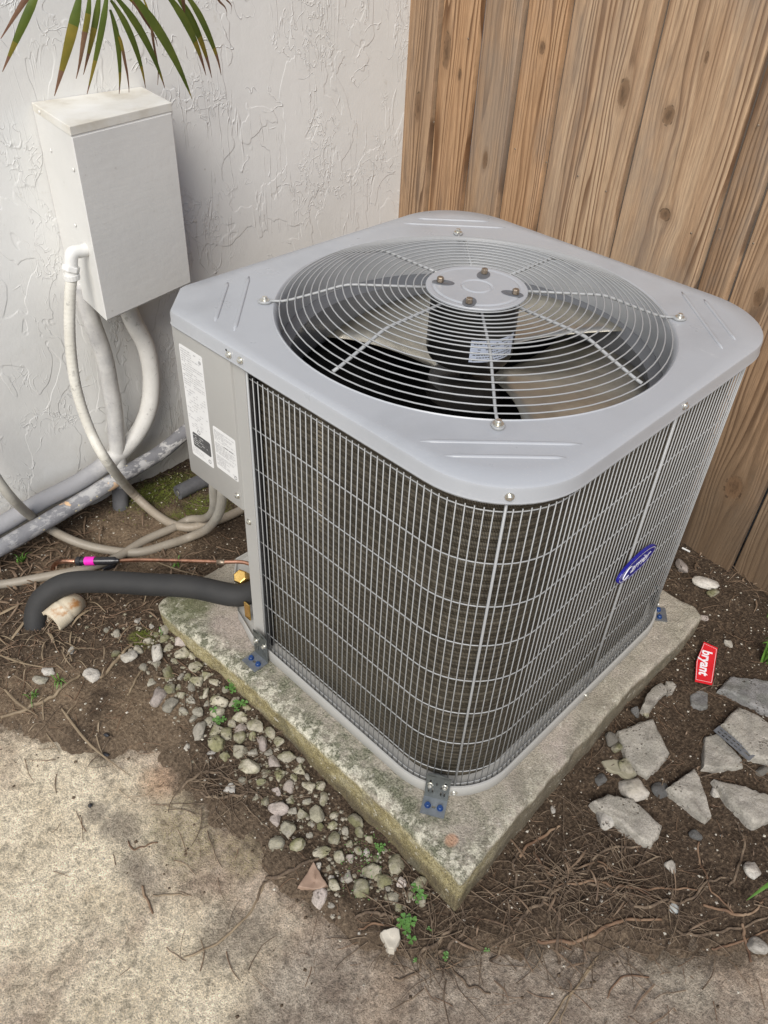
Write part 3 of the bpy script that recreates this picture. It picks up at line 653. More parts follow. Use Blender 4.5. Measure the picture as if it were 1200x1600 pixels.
def blade(a0):
    V = []; F = []; nu, nv = 14, 10
    for j in range(nv + 1):
        r = .065 + (.352 - .065) * j / nv
        span = radians(90 + 37 * (j / nv)); st = radians(8 + 10 * (j / nv) ** 2)
        for i in range(nu + 1):
            t = i / nu; a = a0 + st - span * t
            z = HT - .158 + .062 * t * (.75 + .5 * j / nv) + .018 * sin(pi * t) - .012 * (j / nv) ** 2 * (1 - t)
            V.append((CX + r * cos(a), CY + r * sin(a), z))
    for j in range(nv):
        for i in range(nu): F.append((j * (nu + 1) + i, j * (nu + 1) + i + 1, (j + 1) * (nu + 1) + i + 1, (j + 1) * (nu + 1) + i))
    o = K(MB().add(V, F), 'fan_blade', M['blade'], smooth=True)
    md = o.modifiers.new('solid', 'SOLIDIFY'); md.thickness = .0016; return o
for a0 in (-16, 82): blade(radians(a0))
# dark well below the fan
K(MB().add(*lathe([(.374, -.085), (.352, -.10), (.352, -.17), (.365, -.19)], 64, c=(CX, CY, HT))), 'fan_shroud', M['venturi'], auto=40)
K(MB().add(*lathe([(0, .06), (.12, .06), (.12, .30), (.105, .33), (0, .34)], 32, c=(CX + .05, CY + .08, 0))), 'compressor', M['dark'], auto=35)
# diagonal service bulkhead in the left corner, panel box above it
K(MB().add(*prism([(.003, .624), (.006, .622), (.213, .857), (.20, .857)], .004, .75)), 'bulkhead', M['paint'])

# finned coil wrapped round inside the wire guard
def gpath(ins, n_arc=16, step=.02, y0=.583, xe=.20):
    a, b = ins, S - ins; r = RC - ins; P = []
    def line(p, q):
        L = hypot(q[0] - p[0], q[1] - p[1]); k = max(1, int(L / step)); return [(p[0] + (q[0] - p[0]) * i / k, p[1] + (q[1] - p[1]) * i / k) for i in range(k)]
    P += line((a, y0), (a, a + r)); P += arc(a + r, a + r, r, pi, 1.5 * pi, n_arc)[:-1]
    P += line((a + r, a), (b - r, a)); P += arc(b - r, a + r, r, 1.5 * pi, 2 * pi, n_arc)[:-1]
    P += line((b, a + r), (b, b - r)); P += arc(b - r, b - r, r, 0, .5 * pi, n_arc)[:-1]
    P += line((b - r, b), (xe, b)); P.append((xe, b)); return P
def m_coil():
    n = NB('coil_fins'); uv = n.co(1, 1, 1, 'UV'); s = n.x('ShaderNodeSeparateXYZ'); n.l(uv, s.inputs[0]); U, V_ = s.outputs[0], s.outputs[1]
    fin = n.step(n.math('ABSOLUTE', n.math('SUBTRACT', n.math('FRACT', n.math('MULTIPLY', U, 420)), .5)), .1, .4)
    row = n.step(n.math('ABSOLUTE', n.math('SUBTRACT', n.math('FRACT', n.math('MULTIPLY', V_, 138)), .5)), .12, .42)
    nz = n.noise(n.co(60, 3, 1, 'UV'), 4, 3); n2 = n.noise(n.co(2, 9, 1, 'UV'), 3, 4)
    c = n.mix(fin, (.028, .023, .016), (.17, .148, .11)); c = n.mix(n.math('MULTIPLY', row, .6), c, (.03, .026, .02))
    c = n.mix(1, c, n.ramp(nz, [(.3, .7), (.7, 1.25)]), 'MULTIPLY'); c = n.mix(1, c, n.ramp(n2, [(.3, .75), (.7, 1.2)]), 'MULTIPLY')
    du = n.math('ABSOLUTE', n.math('SUBTRACT', U, .165)); bent = n.math('MULTIPLY', n.step(du, .004, .011, 1, 0), n.step(n.math('ADD', V_, n.math('MULTIPLY', n.noise(n.co(40, 60, 1, 'UV'), 3, 3), .1)), .50, .56))
    c = n.mix(n.math('MULTIPLY', bent, n.math('MULTIPLY', n.math('SUBTRACT', 1., row), .45)), c, (.42, .36, .26))
    h = n.math('SUBTRACT', fin, n.math('MULTIPLY', row, .8))
    return n.end(c, .45, n.bump(h, .5, .0012), .35, .4)
def coil():
    P = gpath(.026, 18, .02); V = []; F = []; uvs = []
    zs = []; z = .028
    while z < .757: zs.append(z); z += .00265
    L = [0]
    for p, q in zip(P[:-1], P[1:]): L.append(L[-1] + hypot(q[0] - p[0], q[1] - p[1]))
    for z in zs:
        o = .0016 * sin(2 * pi * z / .0212)
        for (x, y), l in zip(P, L):
            d = Vector((S / 2 - x, S / 2 - y)).normalized(); V.append((x - d.x * o, y - d.y * o, z)); uvs.append((l, z))
    n = len(P)
    for j in range(len(zs) - 1):
        for i in range(n - 1): F.append((j * n + i, j * n + i + 1, (j + 1) * n + i + 1, (j + 1) * n + i))
    o = K(MB().add(V, F), 'coil', m_coil(), smooth=True)
    ul = o.data.uv_layers.new(name='UVMap')
    vi = [0] * len(o.data.loops); o.data.loops.foreach_get('vertex_index', vi)
    flat = []
    for i in vi: flat += uvs[i]
    ul.data.foreach_set('uv', flat); return o
coil()
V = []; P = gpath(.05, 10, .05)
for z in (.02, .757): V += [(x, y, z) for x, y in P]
n = len(P); K(MB().add(V, [(i, n + i, n + i + 1, i + 1) for i in range(n - 1)]), 'shade_liner', M['dark'])  # added black sheet, stands for the shade inside the unit

# wire guard round the coil: uprights share one mesh per thickness
gp = gpath(.0045, 24, .004)
L = [0]
for p, q in zip(gp[:-1], gp[1:]): L.append(L[-1] + hypot(q[0] - p[0], q[1] - p[1]))
def along(s):
    import bisect
    i = min(len(gp) - 2, max(0, bisect.bisect(L, s) - 1)); t = (s - L[i]) / max(1e-6, L[i + 1] - L[i])
    return gp[i][0] + (gp[i + 1][0] - gp[i][0]) * t, gp[i][1] + (gp[i + 1][1] - gp[i][1]) * t, atan2(gp[i + 1][1] - gp[i][1], gp[i + 1][0] - gp[i][0])
vw = MB().add(*tube([(0, 0, .021), (0, 0, .30), (0, 0, .738)], .00108, 6)).build('upright_wire', M['wire'], smooth=True).data
pw = MB().add(*tube([(0, 0, .012), (0, 0, .30), (0, 0, .757)], .0024, 8)).build('guard_post', M['wire'], smooth=True).data
for o in [o for o in C.objects if o.data in (vw, pw)]: bpy.data.objects.remove(o)
posts = [.003]
sn = .583 - RC + (RC - .0045) * pi / 4; posts.append(sn)
s_r = .583 - RC + (RC - .0045) * pi / 2 + (.452 - RC); posts.append(s_r)
s_c2 = .583 - RC + (RC - .0045) * pi / 2 + (S - 2 * RC) + (RC - .0045) * pi / 4; posts.append(s_c2)
posts.append(s_c2 + .5)
off = Vector((.43, .43))
for s in posts:
    x, y, a = along(s); o = inst('guard_post', pw, ac, (x + .003 * sin(a) - off.x, y - .003 * cos(a) - off.y, 0))
s = .0145; nuw = 0
while s < L[-1] - .01:
    if min(abs(s - p) for p in posts) > .004:
        x, y, a = along(s); inst('upright_wire', vw, ac, (x - off.x, y - off.y, 0)); nuw += 1
    s += .01395
hp = gpath(.0072, 14, .06)
for z in (.7305, .628, .5345, .4415, .3485, .256, .163, .070, .028):
    K(MB().add(*tube([(x, y, z) for x, y in hp], .0012, 6)), 'hoop_wire', M['wire'], smooth=True)
for yb in (.0,):  # black gasket strip beside the corner post
    K(MB().add(*bx((.012, .572, .03), (.018, .5825, .755))), 'gasket', M['dark'])

# base pan with a rolled rim, its left corner cut back for the valves
def pan():
    V = []; F = []
    def ol(ins):
        r = RC - ins; a, b = ins, S - ins; P = arc(a + r, a + r, r, pi, 1.5 * pi, 14) + arc(b - r, a + r, r, 1.5 * pi, 2 * pi, 14) + arc(b - r, b - r, r, 0, .5 * pi, 14)
        k = max(ins, 0) * .5; P += [(.13 + k, b), (.085 + k, b - .05), (.022 + k, .715), (.016 + k, .69 - k), (a, .628 - k)]; return P
    prof = [(-.004, .0), (-.0055, .002), (-.0055, .027), (-.0045, .030), (-.001, .0305), (.001, .029), (.0025, .022), (.0155, .020), (.30, .020)]
    n = 0
    for ins, z in prof: P = ol(ins if ins < .2 else .018); n = len(P); V += [((x - .43) * (1 if ins < .2 else .1) + .43, (y - .43) * (1 if ins < .2 else .1) + .43, z) for x, y in P]
    for k in range(len(prof) - 1):
        for i in range(n): j = (i + 1) % n; F.append((k * n + i, k * n + j, (k + 1) * n + j, (k + 1) * n + i))
    F.append(tuple((len(prof) - 1) * n + i for i in range(n)))
    return K(MB().add(V, F), 'base_pan', M['paint'], auto=40)
pan()

# service panel (upper left), rolled edges, corner post below it
def panel():
    x = -.0035; zt, zb = HF + .004, .412; m = MB()
    pl = [(.8, x), (.6255, x), (.6225, x + .0015)]
    prof = [(x + .010, .6195), (x + .0012, .6215), (x, .6245), (x, .798), (x + .004, .806), (.062, .858), (.075, .8615), (.2, .8615)]
    V = [(a, b, z) for z in (zb, zb + .004, zt) for a, b in prof]
    for i in range(len(prof)): V[i] = (V[i][0] + .002, V[i][1], zb)
    k = len(prof); F = [(j * k + i, (j + 1) * k + i, (j + 1) * k + i + 1, j * k + i + 1) for j in range(2) for i in range(k - 1)]
    m.add(V, F); m.add([(a + .002, b, zb) for a, b in prof] + [(.2, .62, zb)], [tuple(range(k + 1))])
    return K(m, 'service_panel', M['paint'], auto=30)
panel()
K(MB().add(*prism([(.0015, .5865), (.0015, .6235), (.035, .6235), (.035, .615), (.009, .615), (.009, .5865)], .012, HF + .004)), 'corner_post', M['paint'], bevel=.0012)

def screw(p, nrm, r=.0052, mat=None, parent=None, name='screw'):
    e = Matrix.Translation(p) @ frame_to(nrm)
    v, f = xf(lathe([(0, 0), (r * 1.35, 0), (r * 1.35, .0009), (r * .82, .0012), (r * .82, .0048), (r * .6, .0056), (0, .0056)], 12), e)
    return K(MB().add(v, f), name, mat or M['steel'], auto=30)
k45 = RC * (1 - 2 ** -.5)
for p, d in ((( -.0085, .6141, .7696), (-1, 0, 0)), ((-.0085, .5816, .7721), (-1, 0, 0)), ((k45 - .0062, k45 - .0062, .771), (-1, -1, 0)), ((.447, -.0085, .7725), (0, -1, 0)),
             ((.0012, .608, .389), (-1, 0, 0)), ((-.0037, .6335, .445), (-1, 0, 0)), ((k45 - .0042, k45 - .0042, .014), (-1, -1, 0)), ((.44, -.0062, .015), (0, -1, 0))):
    screw(p, d)
K(MB().add(*xf(lathe([(0, 0), (.0022, 0), (.0022, .0004), (0, .0004)], 10), Matrix.Translation((-.0082, .6215, .7755)) @ frame_to((-1, 0, 0)))), 'punched_hole', M['dark'])

# stickers on the service panel
def quad_on_panel(y0, z0, y1, z1, x, name, mat, parent=None):
    r = .004; P = []
    for cy, cz, a in ((y0 + r, z0 + r, pi), (y1 - r, z0 + r, 1.5 * pi), (y1 - r, z1 - r, 0), (y0 + r, z1 - r, .5 * pi)):
        P += [(cy + r * cos(a + pi / 2 * k / 4), cz + r * sin(a + pi / 2 * k / 4)) for k in range(5)]
    V = [(x, a, b) for a, b in P]; n = len(V); V += [(x + .0004, a, b) for a, b in P]
    F = [tuple(range(n - 1, -1, -1))] + [(i, (i + 1) % n, n + (i + 1) % n, n + i) for i in range(n)]
    return K(MB().add(V, F), name, mat)
def rows(y0, y1, z0, z1, pitch, h, x, seed, dens=.8, lo=.002, hi=.010):
    """rows of word-sized dashes standing for the small print"""
    rg = random.Random(seed); mb = MB(); z = z1
    while z > z0:
        y = y1; end = y0 + (y1 - y0) * rg.choice((0, 0, .1, .35, .5))
        while y > end:
            wd = rg.uniform(lo, hi); wd = min(wd, y - end)
            if rg.random() < dens:
                yy = y
                while yy > y - wd + .0006:
                    hh = h * rg.uniform(.55, 1); mb.add([(x, yy, z), (x, yy - .0009, z), (x, yy - .0009, z - hh), (x, yy, z - hh)], [(0, 1, 2, 3)]); yy -= .0014
            y -= wd + .0016
        z -= pitch
    return mb
xl = -.0039
quad_on_panel(.7080, .470, .7815, .7235, xl, 'rating_sticker', M['label'])
m1 = rows(.712, .7775, .640, .717, .0050, .0022, xl - .0004, 1, .9)
for s_, (za, zb) in enumerate(((.575, .632),)): m2 = rows(.712, .7775, za, zb, .0062, .0021, xl - .0004, 5, .55, .003, .008)
m3 = rows(.712, .7775, .545, .571, .005, .002, xl - .0004, 9, .5); m4 = rows(.735, .7775, .478, .492, .004, .0016, xl - .0004, 4, .8)
for q in (m1, m2, m3, m4): K(q, 'small_print', M['inkgrey'])
quad_on_panel(.7125, .4955, .772, .530, xl - .0005, 'print_block', M['ink'])
K(rows(.716, .769, .500, .5255, .0052, .0022, xl - .0010, 12, .9), 'white_print', M['label'])
for cy, cz, r in ((.7485, .538, .0048), (.7195, .482, .0045)):
    K(MB().add(*xf(lathe([(r, 0), (r - .0011, 0)], 20), Matrix.Translation((xl - .0005, cy, cz)) @ frame_to((-1, 0, 0)))), 'approval_mark', M['ink'])
quad_on_panel(.7135, .7035, .7215, .7115, xl - .0004, 'round_mark', M['inkgrey'])
quad_on_panel(.6195 + .006, .482, .6965, .5815, xl, 'notice_sticker', M['label'])
for za, zb, s_ in ((.552, .575, 21), (.522, .546, 22), (.492, .516, 23)): K(rows(.629, .693, za, zb, .0032, .0019, xl - .0004, s_, .97, .003, .012), 'small_print', M['inkgrey'])
K(MB().add(*xf(lathe([(.0042, 0), (.003, 0)], 20), Matrix.Translation((xl - .0005, .6335, .4885)) @ frame_to((-1, 0, 0)))), 'approval_mark', M['ink'])
K(rows(.634, .665, .546, .5475, .003, .0022, xl - .0006, 31, 1, .012, .02), 'notice_heading', M['ink'])

# oval badge across the wire guard on the right face
bc = Vector((.4725, -.004, .4005)); aa, bb = .071, .027
def oval(a, b, y0, y1, n=48):
    V = [(bc.x + a * cos(t), y, bc.z + b * sin(t)) for y in (y0, y1) for t in [2 * pi * i / n for i in range(n)]]
    return V, [tuple(range(n)), tuple(range(2 * n - 1, n - 1, -1))] + [(i, n + i, n + (i + 1) % n, (i + 1) % n) for i in range(n)]
bd = K(MB().add(*oval(aa, bb, bc.y - .006, bc.y)), 'badge', M['navy'], bevel=.0012)
def sub(o, par):
    o.parent = par; return o
nn = 48; V = []; 
for a, b in ((aa - .004, bb - .004), (aa - .0055, bb - .0055)): V += [(bc.x + a * cos(2 * pi * i / nn), bc.y - .0063, bc.z + b * sin(2 * pi * i / nn)) for i in range(nn)]
sub(MB().add(V, [(i, (i + 1) % nn, nn + (i + 1) % nn, nn + i) for i in range(nn)]).build('badge_rim', M['white']), bd)
RX = Matrix.Rotation(pi / 2, 4, 'X')
tm = text_mesh('badge_lettering', 'arrier', .033, M['white'], None, Matrix.Translation((bc.x + .0085, bc.y - .0065, bc.z + .0005)) @ RX, .45, .0002, -.0003, .92); sub(tm, bd)
# the capital C sweeps under the name
cp = [(.012 - .042 + .004, .0115), (-.036, .0135), (-.046, .007), (-.052, -.003), (-.049, -.0105), (-.040, -.0135), (-.030, -.0100)]
cv = spline([(bc.x + x, bc.y - .0065, bc.z + z) for x, z in cp], 6)
sub(MB().add(*tube(cv, lambda i, n_: .0006 + .0007 * sin(pi * i / n_), 6)).build('badge_initial', M['white'], smooth=True), bd)

# ------------------------------------------------------------------ hold-down brackets
def plate_cells(w, h, cols, rows_, holes, t):
    """plate in XZ, thickness t towards -Y, with rectangular holes"""
    xs = sorted(set([-w / 2, w / 2] + [c for hh in holes for c in hh[:2]])); zs = sorted(set([0, h] + [c for hh in holes for c in hh[2:]]))
    mb = MB()
    for i in range(len(xs) - 1):
        for j in range(len(zs) - 1):
            cx, cz = (xs[i] + xs[i + 1]) / 2, (zs[j] + zs[j + 1]) / 2
            if any(a < cx < b and c < cz < d for a, b, c, d in holes): continue
            mb.add(*bx((xs[i], -t, zs[j]), (xs[i + 1], 0, zs[j + 1])))
    return mb
def bracket(name, loc, rz, label):
    r = empty(name, loc, rz); tag(r, label, 'bracket', 'hold-down brackets on the pad')
    hs = [(-.017, -.013, .050, .062), (.013, .017, .050, .062), (-.0035, -.0005, .046, .056), (-.018, -.015, .018, .034), (-.010, -.007, .018, .034), (.007, .010, .014, .030), (.014, .017, .014, .030), (-.0045, .0045, .0745, .078), (.006, .009, .037, .044)]
    up = plate_cells(.048, .074, 0, 0, hs, .002)
    n = 12; top = [(-.024 + .048 * k / n, .074 + .009 * (1 - ((k / n) * 2 - 1) ** 2) ** .6) for k in range(n + 1)]
    V = [(x, y, z) for y in (-.002, 0) for x, z in top + [(.024, .074), (-.024, .074)]][:]
    P = top[:1] + top[1:-1] + top[-1:]; k = len(P)
    V = [(x, -.002, z) for x, z in P] + [(x, 0, z) for x, z in P]
    up.add(V, [tuple(range(k - 1, -1, -1)) if False else tuple(range(k)), tuple(range(2 * k - 1, k - 1, -1))] + [(i + 1, i, k + i, k + i + 1) for i in range(k - 1)])
    up.build('upright_plate', M['bracket'], r)
    ft = MB()
    for a, b in ((-.024, -.0035), (.0035, .024)): ft.add(*bx((a, -.040, .0), (b, -.0005, .0022)))
    ft.add(*bx((-.0035, -.040, 0), (.0035, -.024, .0022))); ft.add(*bx((-.0035, -.019, 0), (.0035, -.0005, .0022)))
    ft.build('foot_plate', M['bracket_lit'], r)
    for x in (-.0125, .0125):
        v, f = lathe([(0, .0022), (.0068, .0022), (.0068, .003), (.0052, .0032), (.0052, .0078), (.0042, .0088), (0, .0088)], 6 if 0 else 12, c=(x, -.021, 0)); MB().add(v, f).build('anchor_screw', M['blue'], r, auto=30)
        v, f = xf(lathe([(0, 0), (.0062, 0), (.0062, .001), (.0044, .0012), (.0044, .006), (.003, .007), (0, .007)], 10), Matrix.Translation((x * 1.15, -.002, .047 + (.004 if x > 0 else .0))) @ frame_to((0, -1, 0))); MB().add(v, f).build('side_screw', M['steel'], r, auto=30)
    return r
bracket('hold_down_bracket', (0.0141, 0.0637, 0.0), -1.045, 'perforated angle bracket at the front corner of the condenser, nearest the camera')
bracket('hold_down_bracket', (-.0115, .583, .0), -pi / 2, 'perforated angle bracket under the sticker side, at the end of the left grille')
bracket('hold_down_bracket', (.790, .030, .0), radians(36), 'small dark bracket foot with one blue screw at the right end of the pad')

# ------------------------------------------------------------------ electrical box on the wall
zt, zb = 1.007, .5915
A, B, B2, A2 = (.0592, 1.1893), (.3297, 1.2421), (.3568, 1.404), (.0895, 1.404)
eb = empty('electrical_box', (.2, 1.404, .6)); tag(eb, 'white painted metal electrical box with a dirty lid, fixed to the stucco wall', 'electrical box')
def E_(mb, name, mat, **kw):
    o = mb.build(name, mat, None, **kw); o.parent = eb; o.matrix_parent_inverse = Matrix.Translation(-eb.location); return o
q = [Vector(p) for p in (A, B, B2, A2)]; c0 = sum(q, Vector((0, 0))) / 4
E_(MB().add(*prism([tuple(p.lerp(c0, .012)) for p in q[:2]] + [B2, A2], zb, zt - .015)), 'box_body', M['box'], bevel=.0025)
E_(MB().add(*prism([A, B, B2, A2], zt - .018, zt)), 'lid', M['lid'], bevel=.0015)
for p in [(0.071, 1.2728, 0.7868), (0.0625, 1.2124, 0.9203), (0.0833, 1.3602, 0.9971), (0.0799, 1.3359, 0.927)]:
    E_(MB().add(*xf(lathe([(0, 0), (.004, 0), (.004, .001), (.0025, .0022), (0, .0024)], 12), Matrix.Translation(p) @ frame_to((-1, .13, 0)))), 'paint_covered_screw', M['box'], smooth=True)
E_(MB().add(*prism([tuple(Vector(A).lerp(Vector(B), t) + Vector((.0, -.0006))) for t in (.008, .985)] + [tuple(Vector(A).lerp(Vector(B), t) + Vector((0, .004))) for t in (.985, .008)], zb + .004, zt - .021)), 'front_door', M['box'], bevel=.0008)

# ------------------------------------------------------------------ pipes, hoses and conduit
def hose(name, pts, r, mat, label, cat, seg=14, n=10, rib=0, ribstep=0, group=None, wob=0):
    P = spline(pts, n); 
    if wob: P = [p + Vector((noise.noise(p * 8), noise.noise(p * 8 + Vector((9, 0, 0))), noise.noise(p * 8 + Vector((0, 9, 0))))) * wob for p in P]
    if rib:   # resample evenly for the ribs
        Q = [P[0]]; 
        for p in P[1:]:
            while (p - Q[-1]).length > ribstep: Q.append(Q[-1] + (p - Q[-1]).normalized() * ribstep)
        P = Q
    rf = (lambda i, m: r * (1 + (rib if i % 2 else 0))) if rib else ((lambda i, m: r * (1 + .03 * noise.noise(Vector((i * .35, r * 99, 0))))) if wob else r)
    o = MB().add(*tube(P, rf, seg)).build(name, mat, smooth=True)
    return tag(o, label, cat, group)
# elbow + flexible conduit from the side of the box
eh = empty('flexible_conduit', (0.0394, 1.235, 0.7373)); tag(eh, 'white flexible conduit dropping from an elbow on the side of the electrical box', 'conduit')
def par(o, p): o.parent = p; o.matrix_parent_inverse = Matrix.Translation(-Vector(p.location)); return o
e0 = Vector((0.0548, 1.235, 0.745)); e1 = Vector((0.0334, 1.235, 0.7446)); e2 = Vector((0.0257, 1.235, 0.7235)); e3 = Vector((0.0211, 1.235, 0.6954))
par(MB().add(*tube(spline([e0 + Vector((.02, 0, 0)), e0, e1, e2, e3], 8), .0145, 14)).build('elbow_fitting', M['box'], smooth=True), eh)
par(MB().add(*tube([e2 + Vector((0, 0, -.004)), e3 + Vector((0, 0, .012))], .0195, 6)).build('locking_nut', M['box'], bevel=.002), eh)
par(MB().add(*tube([e3 + Vector((0, 0, .006)), e3 + Vector((0, 0, -.006))], .0175, 16)).build('collar_ring', M['box'], bevel=.001), eh)
cps = spline([tuple(e3), (0.0035, 1.232, 0.6443), (-0.0196, 1.228, 0.5427), (-0.034, 1.215, 0.4353), (-0.0335, 1.19, 0.3295), (-0.026, 1.15, 0.2571), (0.0876, 1.2947, 0.02), (0.1183, 1.2107, -0.04), (0.1461, 1.1251, -0.04), (0.2203, 1.0917, -0.04), (0.3265, 1.0817, -0.038), (0.4503, 1.1013, -0.038)], 8)
Q = [cps[0]]
for p in cps[1:]:
    while (p - Q[-1]).length > .0035: Q.append(Q[-1] + (p - Q[-1]).normalized() * .0035)
par(MB().add(*tube(Q, lambda i, m: .0125 * (1.02 if i % 3 else .985), 14)).build('conduit_hose', M['hose_white'], smooth=True), eh)
# two painted insulated lines from the box foot
pa = hose('insulated_line', [(0.0925, 1.345, 0.6265), (0.0969, 1.345, 0.5257), (0.1101, 1.345, 0.3959), (0.1084, 1.345, 0.2604), (0.0974, 1.345, 0.1395), (0.0831, 1.345, 0.0302), (0.0699, 1.345, -0.0524)], .0215, M['pipe_white'], 'white painted insulated line running straight down behind the flexible conduit', 'pipe', rib=.018, ribstep=.012, wob=.004)
hose('insulated_line', [(0.1994, 1.35, 0.6119), (0.2063, 1.35, 0.4982), (0.232, 1.348, 0.3984), (0.2308, 1.345, 0.2923), (0.197, 1.345, 0.1982), (0.1178, 1.345, 0.13), (0.0041, 1.35, 0.09), (-0.1294, 1.355, 0.0682), (-0.2726, 1.36, 0.0484), (-0.453, 1.36, 0.0399)], .0235, M['pipe_grey2'] if 'pipe_grey2' in M else M['pipe_white'], 'fat white insulated line curving left from under the box along the wall', 'pipe', seg=18, wob=.004)
hose('insulated_line', [(0.6458, 1.36, 0.1485), (0.4375, 1.35, 0.1208), (0.3092, 1.335, 0.1014), (0.2227, 1.325, 0.0826), (0.1007, 1.318, 0.0707), (-0.0444, 1.312, 0.0526), (-0.1786, 1.31, 0.0347), (-0.3198, 1.31, 0.0213), (-0.48, 1.31, 0.0168)], .0215, M['pipe_grey'], 'grey insulated line with flaking white paint and tan spots, along the wall foot', 'pipe', seg=18, wob=.003)
def stub(name, pts, r, label):
    P = spline(pts, 6); o = empty(name, tuple(P[-1])); tag(o, label, 'pipe')
    v, f = tube(P, lambda i, m: r * (1 + .02 * (i % 2)), 16, caps=False); d = (P[-1] - P[-2]).normalized()
    par(MB().add(v, f).build('foam_sleeve', M['stub'], smooth=True), o)
    e = Matrix.Translation(P[-1]) @ frame_to(d)
    par(MB().add(*xf(lathe([(r, 0), (r * .98, .001), (r * .5, .001), (r * .48, -.02), (0, -.02)], 20), e)).build('sleeve_end', M['stub'], auto=40), o)
    par(MB().add(*xf(lathe([(0, -.015), (r * .36, -.015), (r * .36, .001), (r * .3, .002), (0, .002)], 12), e)).build('cut_wire', M['steel'], auto=40), o)
stub('capped_line', [(0.0794, 1.342, 0.0199), (0.0737, 1.34, -0.0157), (0.0645, 1.334, -0.0572)], .0225, 'dark grey open end of the foam sleeved line standing in the soil below the wall')
stub('capped_line', [(0.3551, 1.2425, -0.026), (0.2937, 1.2547, -0.026), (0.2103, 1.2548, -0.026)], .0215, 'cut dark foam sleeved pipe end lying on the moss below the stickered panel')
hose('grey_hose', [(-0.2769, 1.3, 0.4085), (-0.256, 1.29, 0.2867), (-0.2328, 1.27, 0.183), (-0.1624, 1.3512, 0.015), (-0.1216, 1.2689, -0.02), (-0.0693, 1.2016, -0.042), (-0.0065, 1.1283, -0.043), (0.075, 1.0981, -0.042), (0.1372, 1.0816, -0.04), (.155, 1.02, .02), (.137, .93, .14), (.105, .855, .27), (.085, .80, .43)], .0122, M['hose_grey'], 'upper grey hose looping from the left edge to under the stickered panel', 'hose', rib=.012, ribstep=.004)
hose('grey_hose', [(-0.4033, 1.2956, -0.02), (-0.3281, 1.2577, -0.043), (-0.2462, 1.2143, -0.043), (-0.1455, 1.1675, -0.043), (-0.0637, 1.1453, -0.04), (0.0311, 1.156, -0.042), (0.1194, 1.1488, -0.042), (0.1732, 1.1458, -0.04), (.185, 1.08, .0), (.14, .96, .13), (.098, .88, .27), (.07, .82, .43)], .0115, M['hose_grey'], 'lower grey hose crossing beneath the other and running off at the left', 'hose', rib=.012, ribstep=.004)
# suction line in black foam
hose('suction_line', [(.10, .70, .075), (.028, .715, .078), (-0.0318, 0.8185, 0.07), (-0.1004, 0.9072, 0.06), (-0.1701, 0.9971, 0.05), (-0.2298, 1.0636, 0.035), (-0.278, 1.0879, 0.01), (-0.3075, 1.0897, -0.02), (-0.3315, 1.0743, -0.066), (-0.3403, 1.0712, -0.116)], .0275, M['foam'], 'thick black foam insulated suction line bending down into the soil', 'pipe', seg=22)
# liquid line: copper tube, filter with a pink band
ll = empty('liquid_line', (-0.1045, 1.1786, -0.056)); tag(ll, 'thin bare copper liquid line with a black sleeve and bright pink band', 'pipe')
par(MB().add(*tube(spline([(.09, .68, .14), (0.0774, 0.7474, 0.13), (0.045, 0.8018, 0.115), (-0.0071, 0.9062, 0.08), (-0.0581, 1.0067, 0.045), (-0.0857, 1.065, 0.02)], 6), .0048, 12)).build('copper_tube', M['copper'], smooth=True), ll)
par(MB().add(*tube([(0.0506, 0.7911, 0.118), (0.0405, 0.8088, 0.113)], .0062, 12)).build('solder_joint', M['bolt'], smooth=True), ll)
fa, fb_ = Vector((-0.0871, 1.0692, 0.018)), Vector((-0.1604, 1.1649, -0.004))
par(MB().add(*tube([fa, fa.lerp(fb_, .06), fa.lerp(fb_, .10), fa.lerp(fb_, .9), fa.lerp(fb_, .94), fb_], lambda i, m: (.005, .007, .0105, .0105, .0115, .006)[i], 18)).build('black_sleeve', M['plastic'], auto=40), ll)
par(MB().add(*tube([fa.lerp(fb_, .54), fa.lerp(fb_, .76)], .0118, 18)).build('pink_band', M['pink'], auto=40), ll)
par(MB().add(*tube([fa.lerp(fb_, .86), fa.lerp(fb_, .95)], .0125, 18)).build('clamp_ring', M['plastic'], auto=40), ll)
par(MB().add(*tube(spline([tuple(fb_), (-0.1821, 1.1934, -0.01), (-0.1932, 1.2244, -0.036), (-0.2066, 1.2328, -0.066)], 6), .006, 10)).build('tail_tube', M['copper'], smooth=True), ll)
par(MB().add(*bx(tuple(Vector((-0.0815, 1.1561, -0.086)) - Vector((.03, .02, 0))), tuple(Vector((-0.1002, 1.1098, -0.041)) + Vector((.03, .02, 0))))).build('tape_wad', M['plastic'], bevel=.008), ll)
# brass service valve
bv = empty('service_valve', (.02, .672, .07)); tag(bv, 'brass service valve with hexagonal cap beside the corner post', 'valve')
vc = Vector((0.0545, 0.7352, 0.105)); e = Matrix.Translation(vc) @ frame_to((-.55, -.2, .8))
par(MB().add(*xf(lathe([(0, -.022), (.017, -.022), (.0185, -.018), (.0185, .007), (.0155, .011), (0, .011)], 6), e)).build('hex_cap', M['brass'], bevel=.0008), bv)
par(MB().add(*tube([tuple(vc - Vector((-.006, 0, .012))), (0.0582, 0.736, 0.05)], .0145, 14)).build('valve_body', M['brass'], smooth=True), bv)
par(MB().add(*tube([(0.0505, 0.7163, 0.07), (0.0427, 0.7196, 0.062), (0.0323, 0.7114, 0.058)], lambda i, m: (.006, .007, .0085)[i], 12)).build('port_cap', M['plastic'], smooth=True), bv)
par(MB().add(*bx((.020, .664, .035), (.024, .684, .085))).build('mount_plate', M['brass'], bevel=.001), bv)
par(MB().add(*tube([(.03, .713, .078), (.07, .69, .078)], .017, 16)).build('flare_nut', M['brass'], smooth=True), bv)
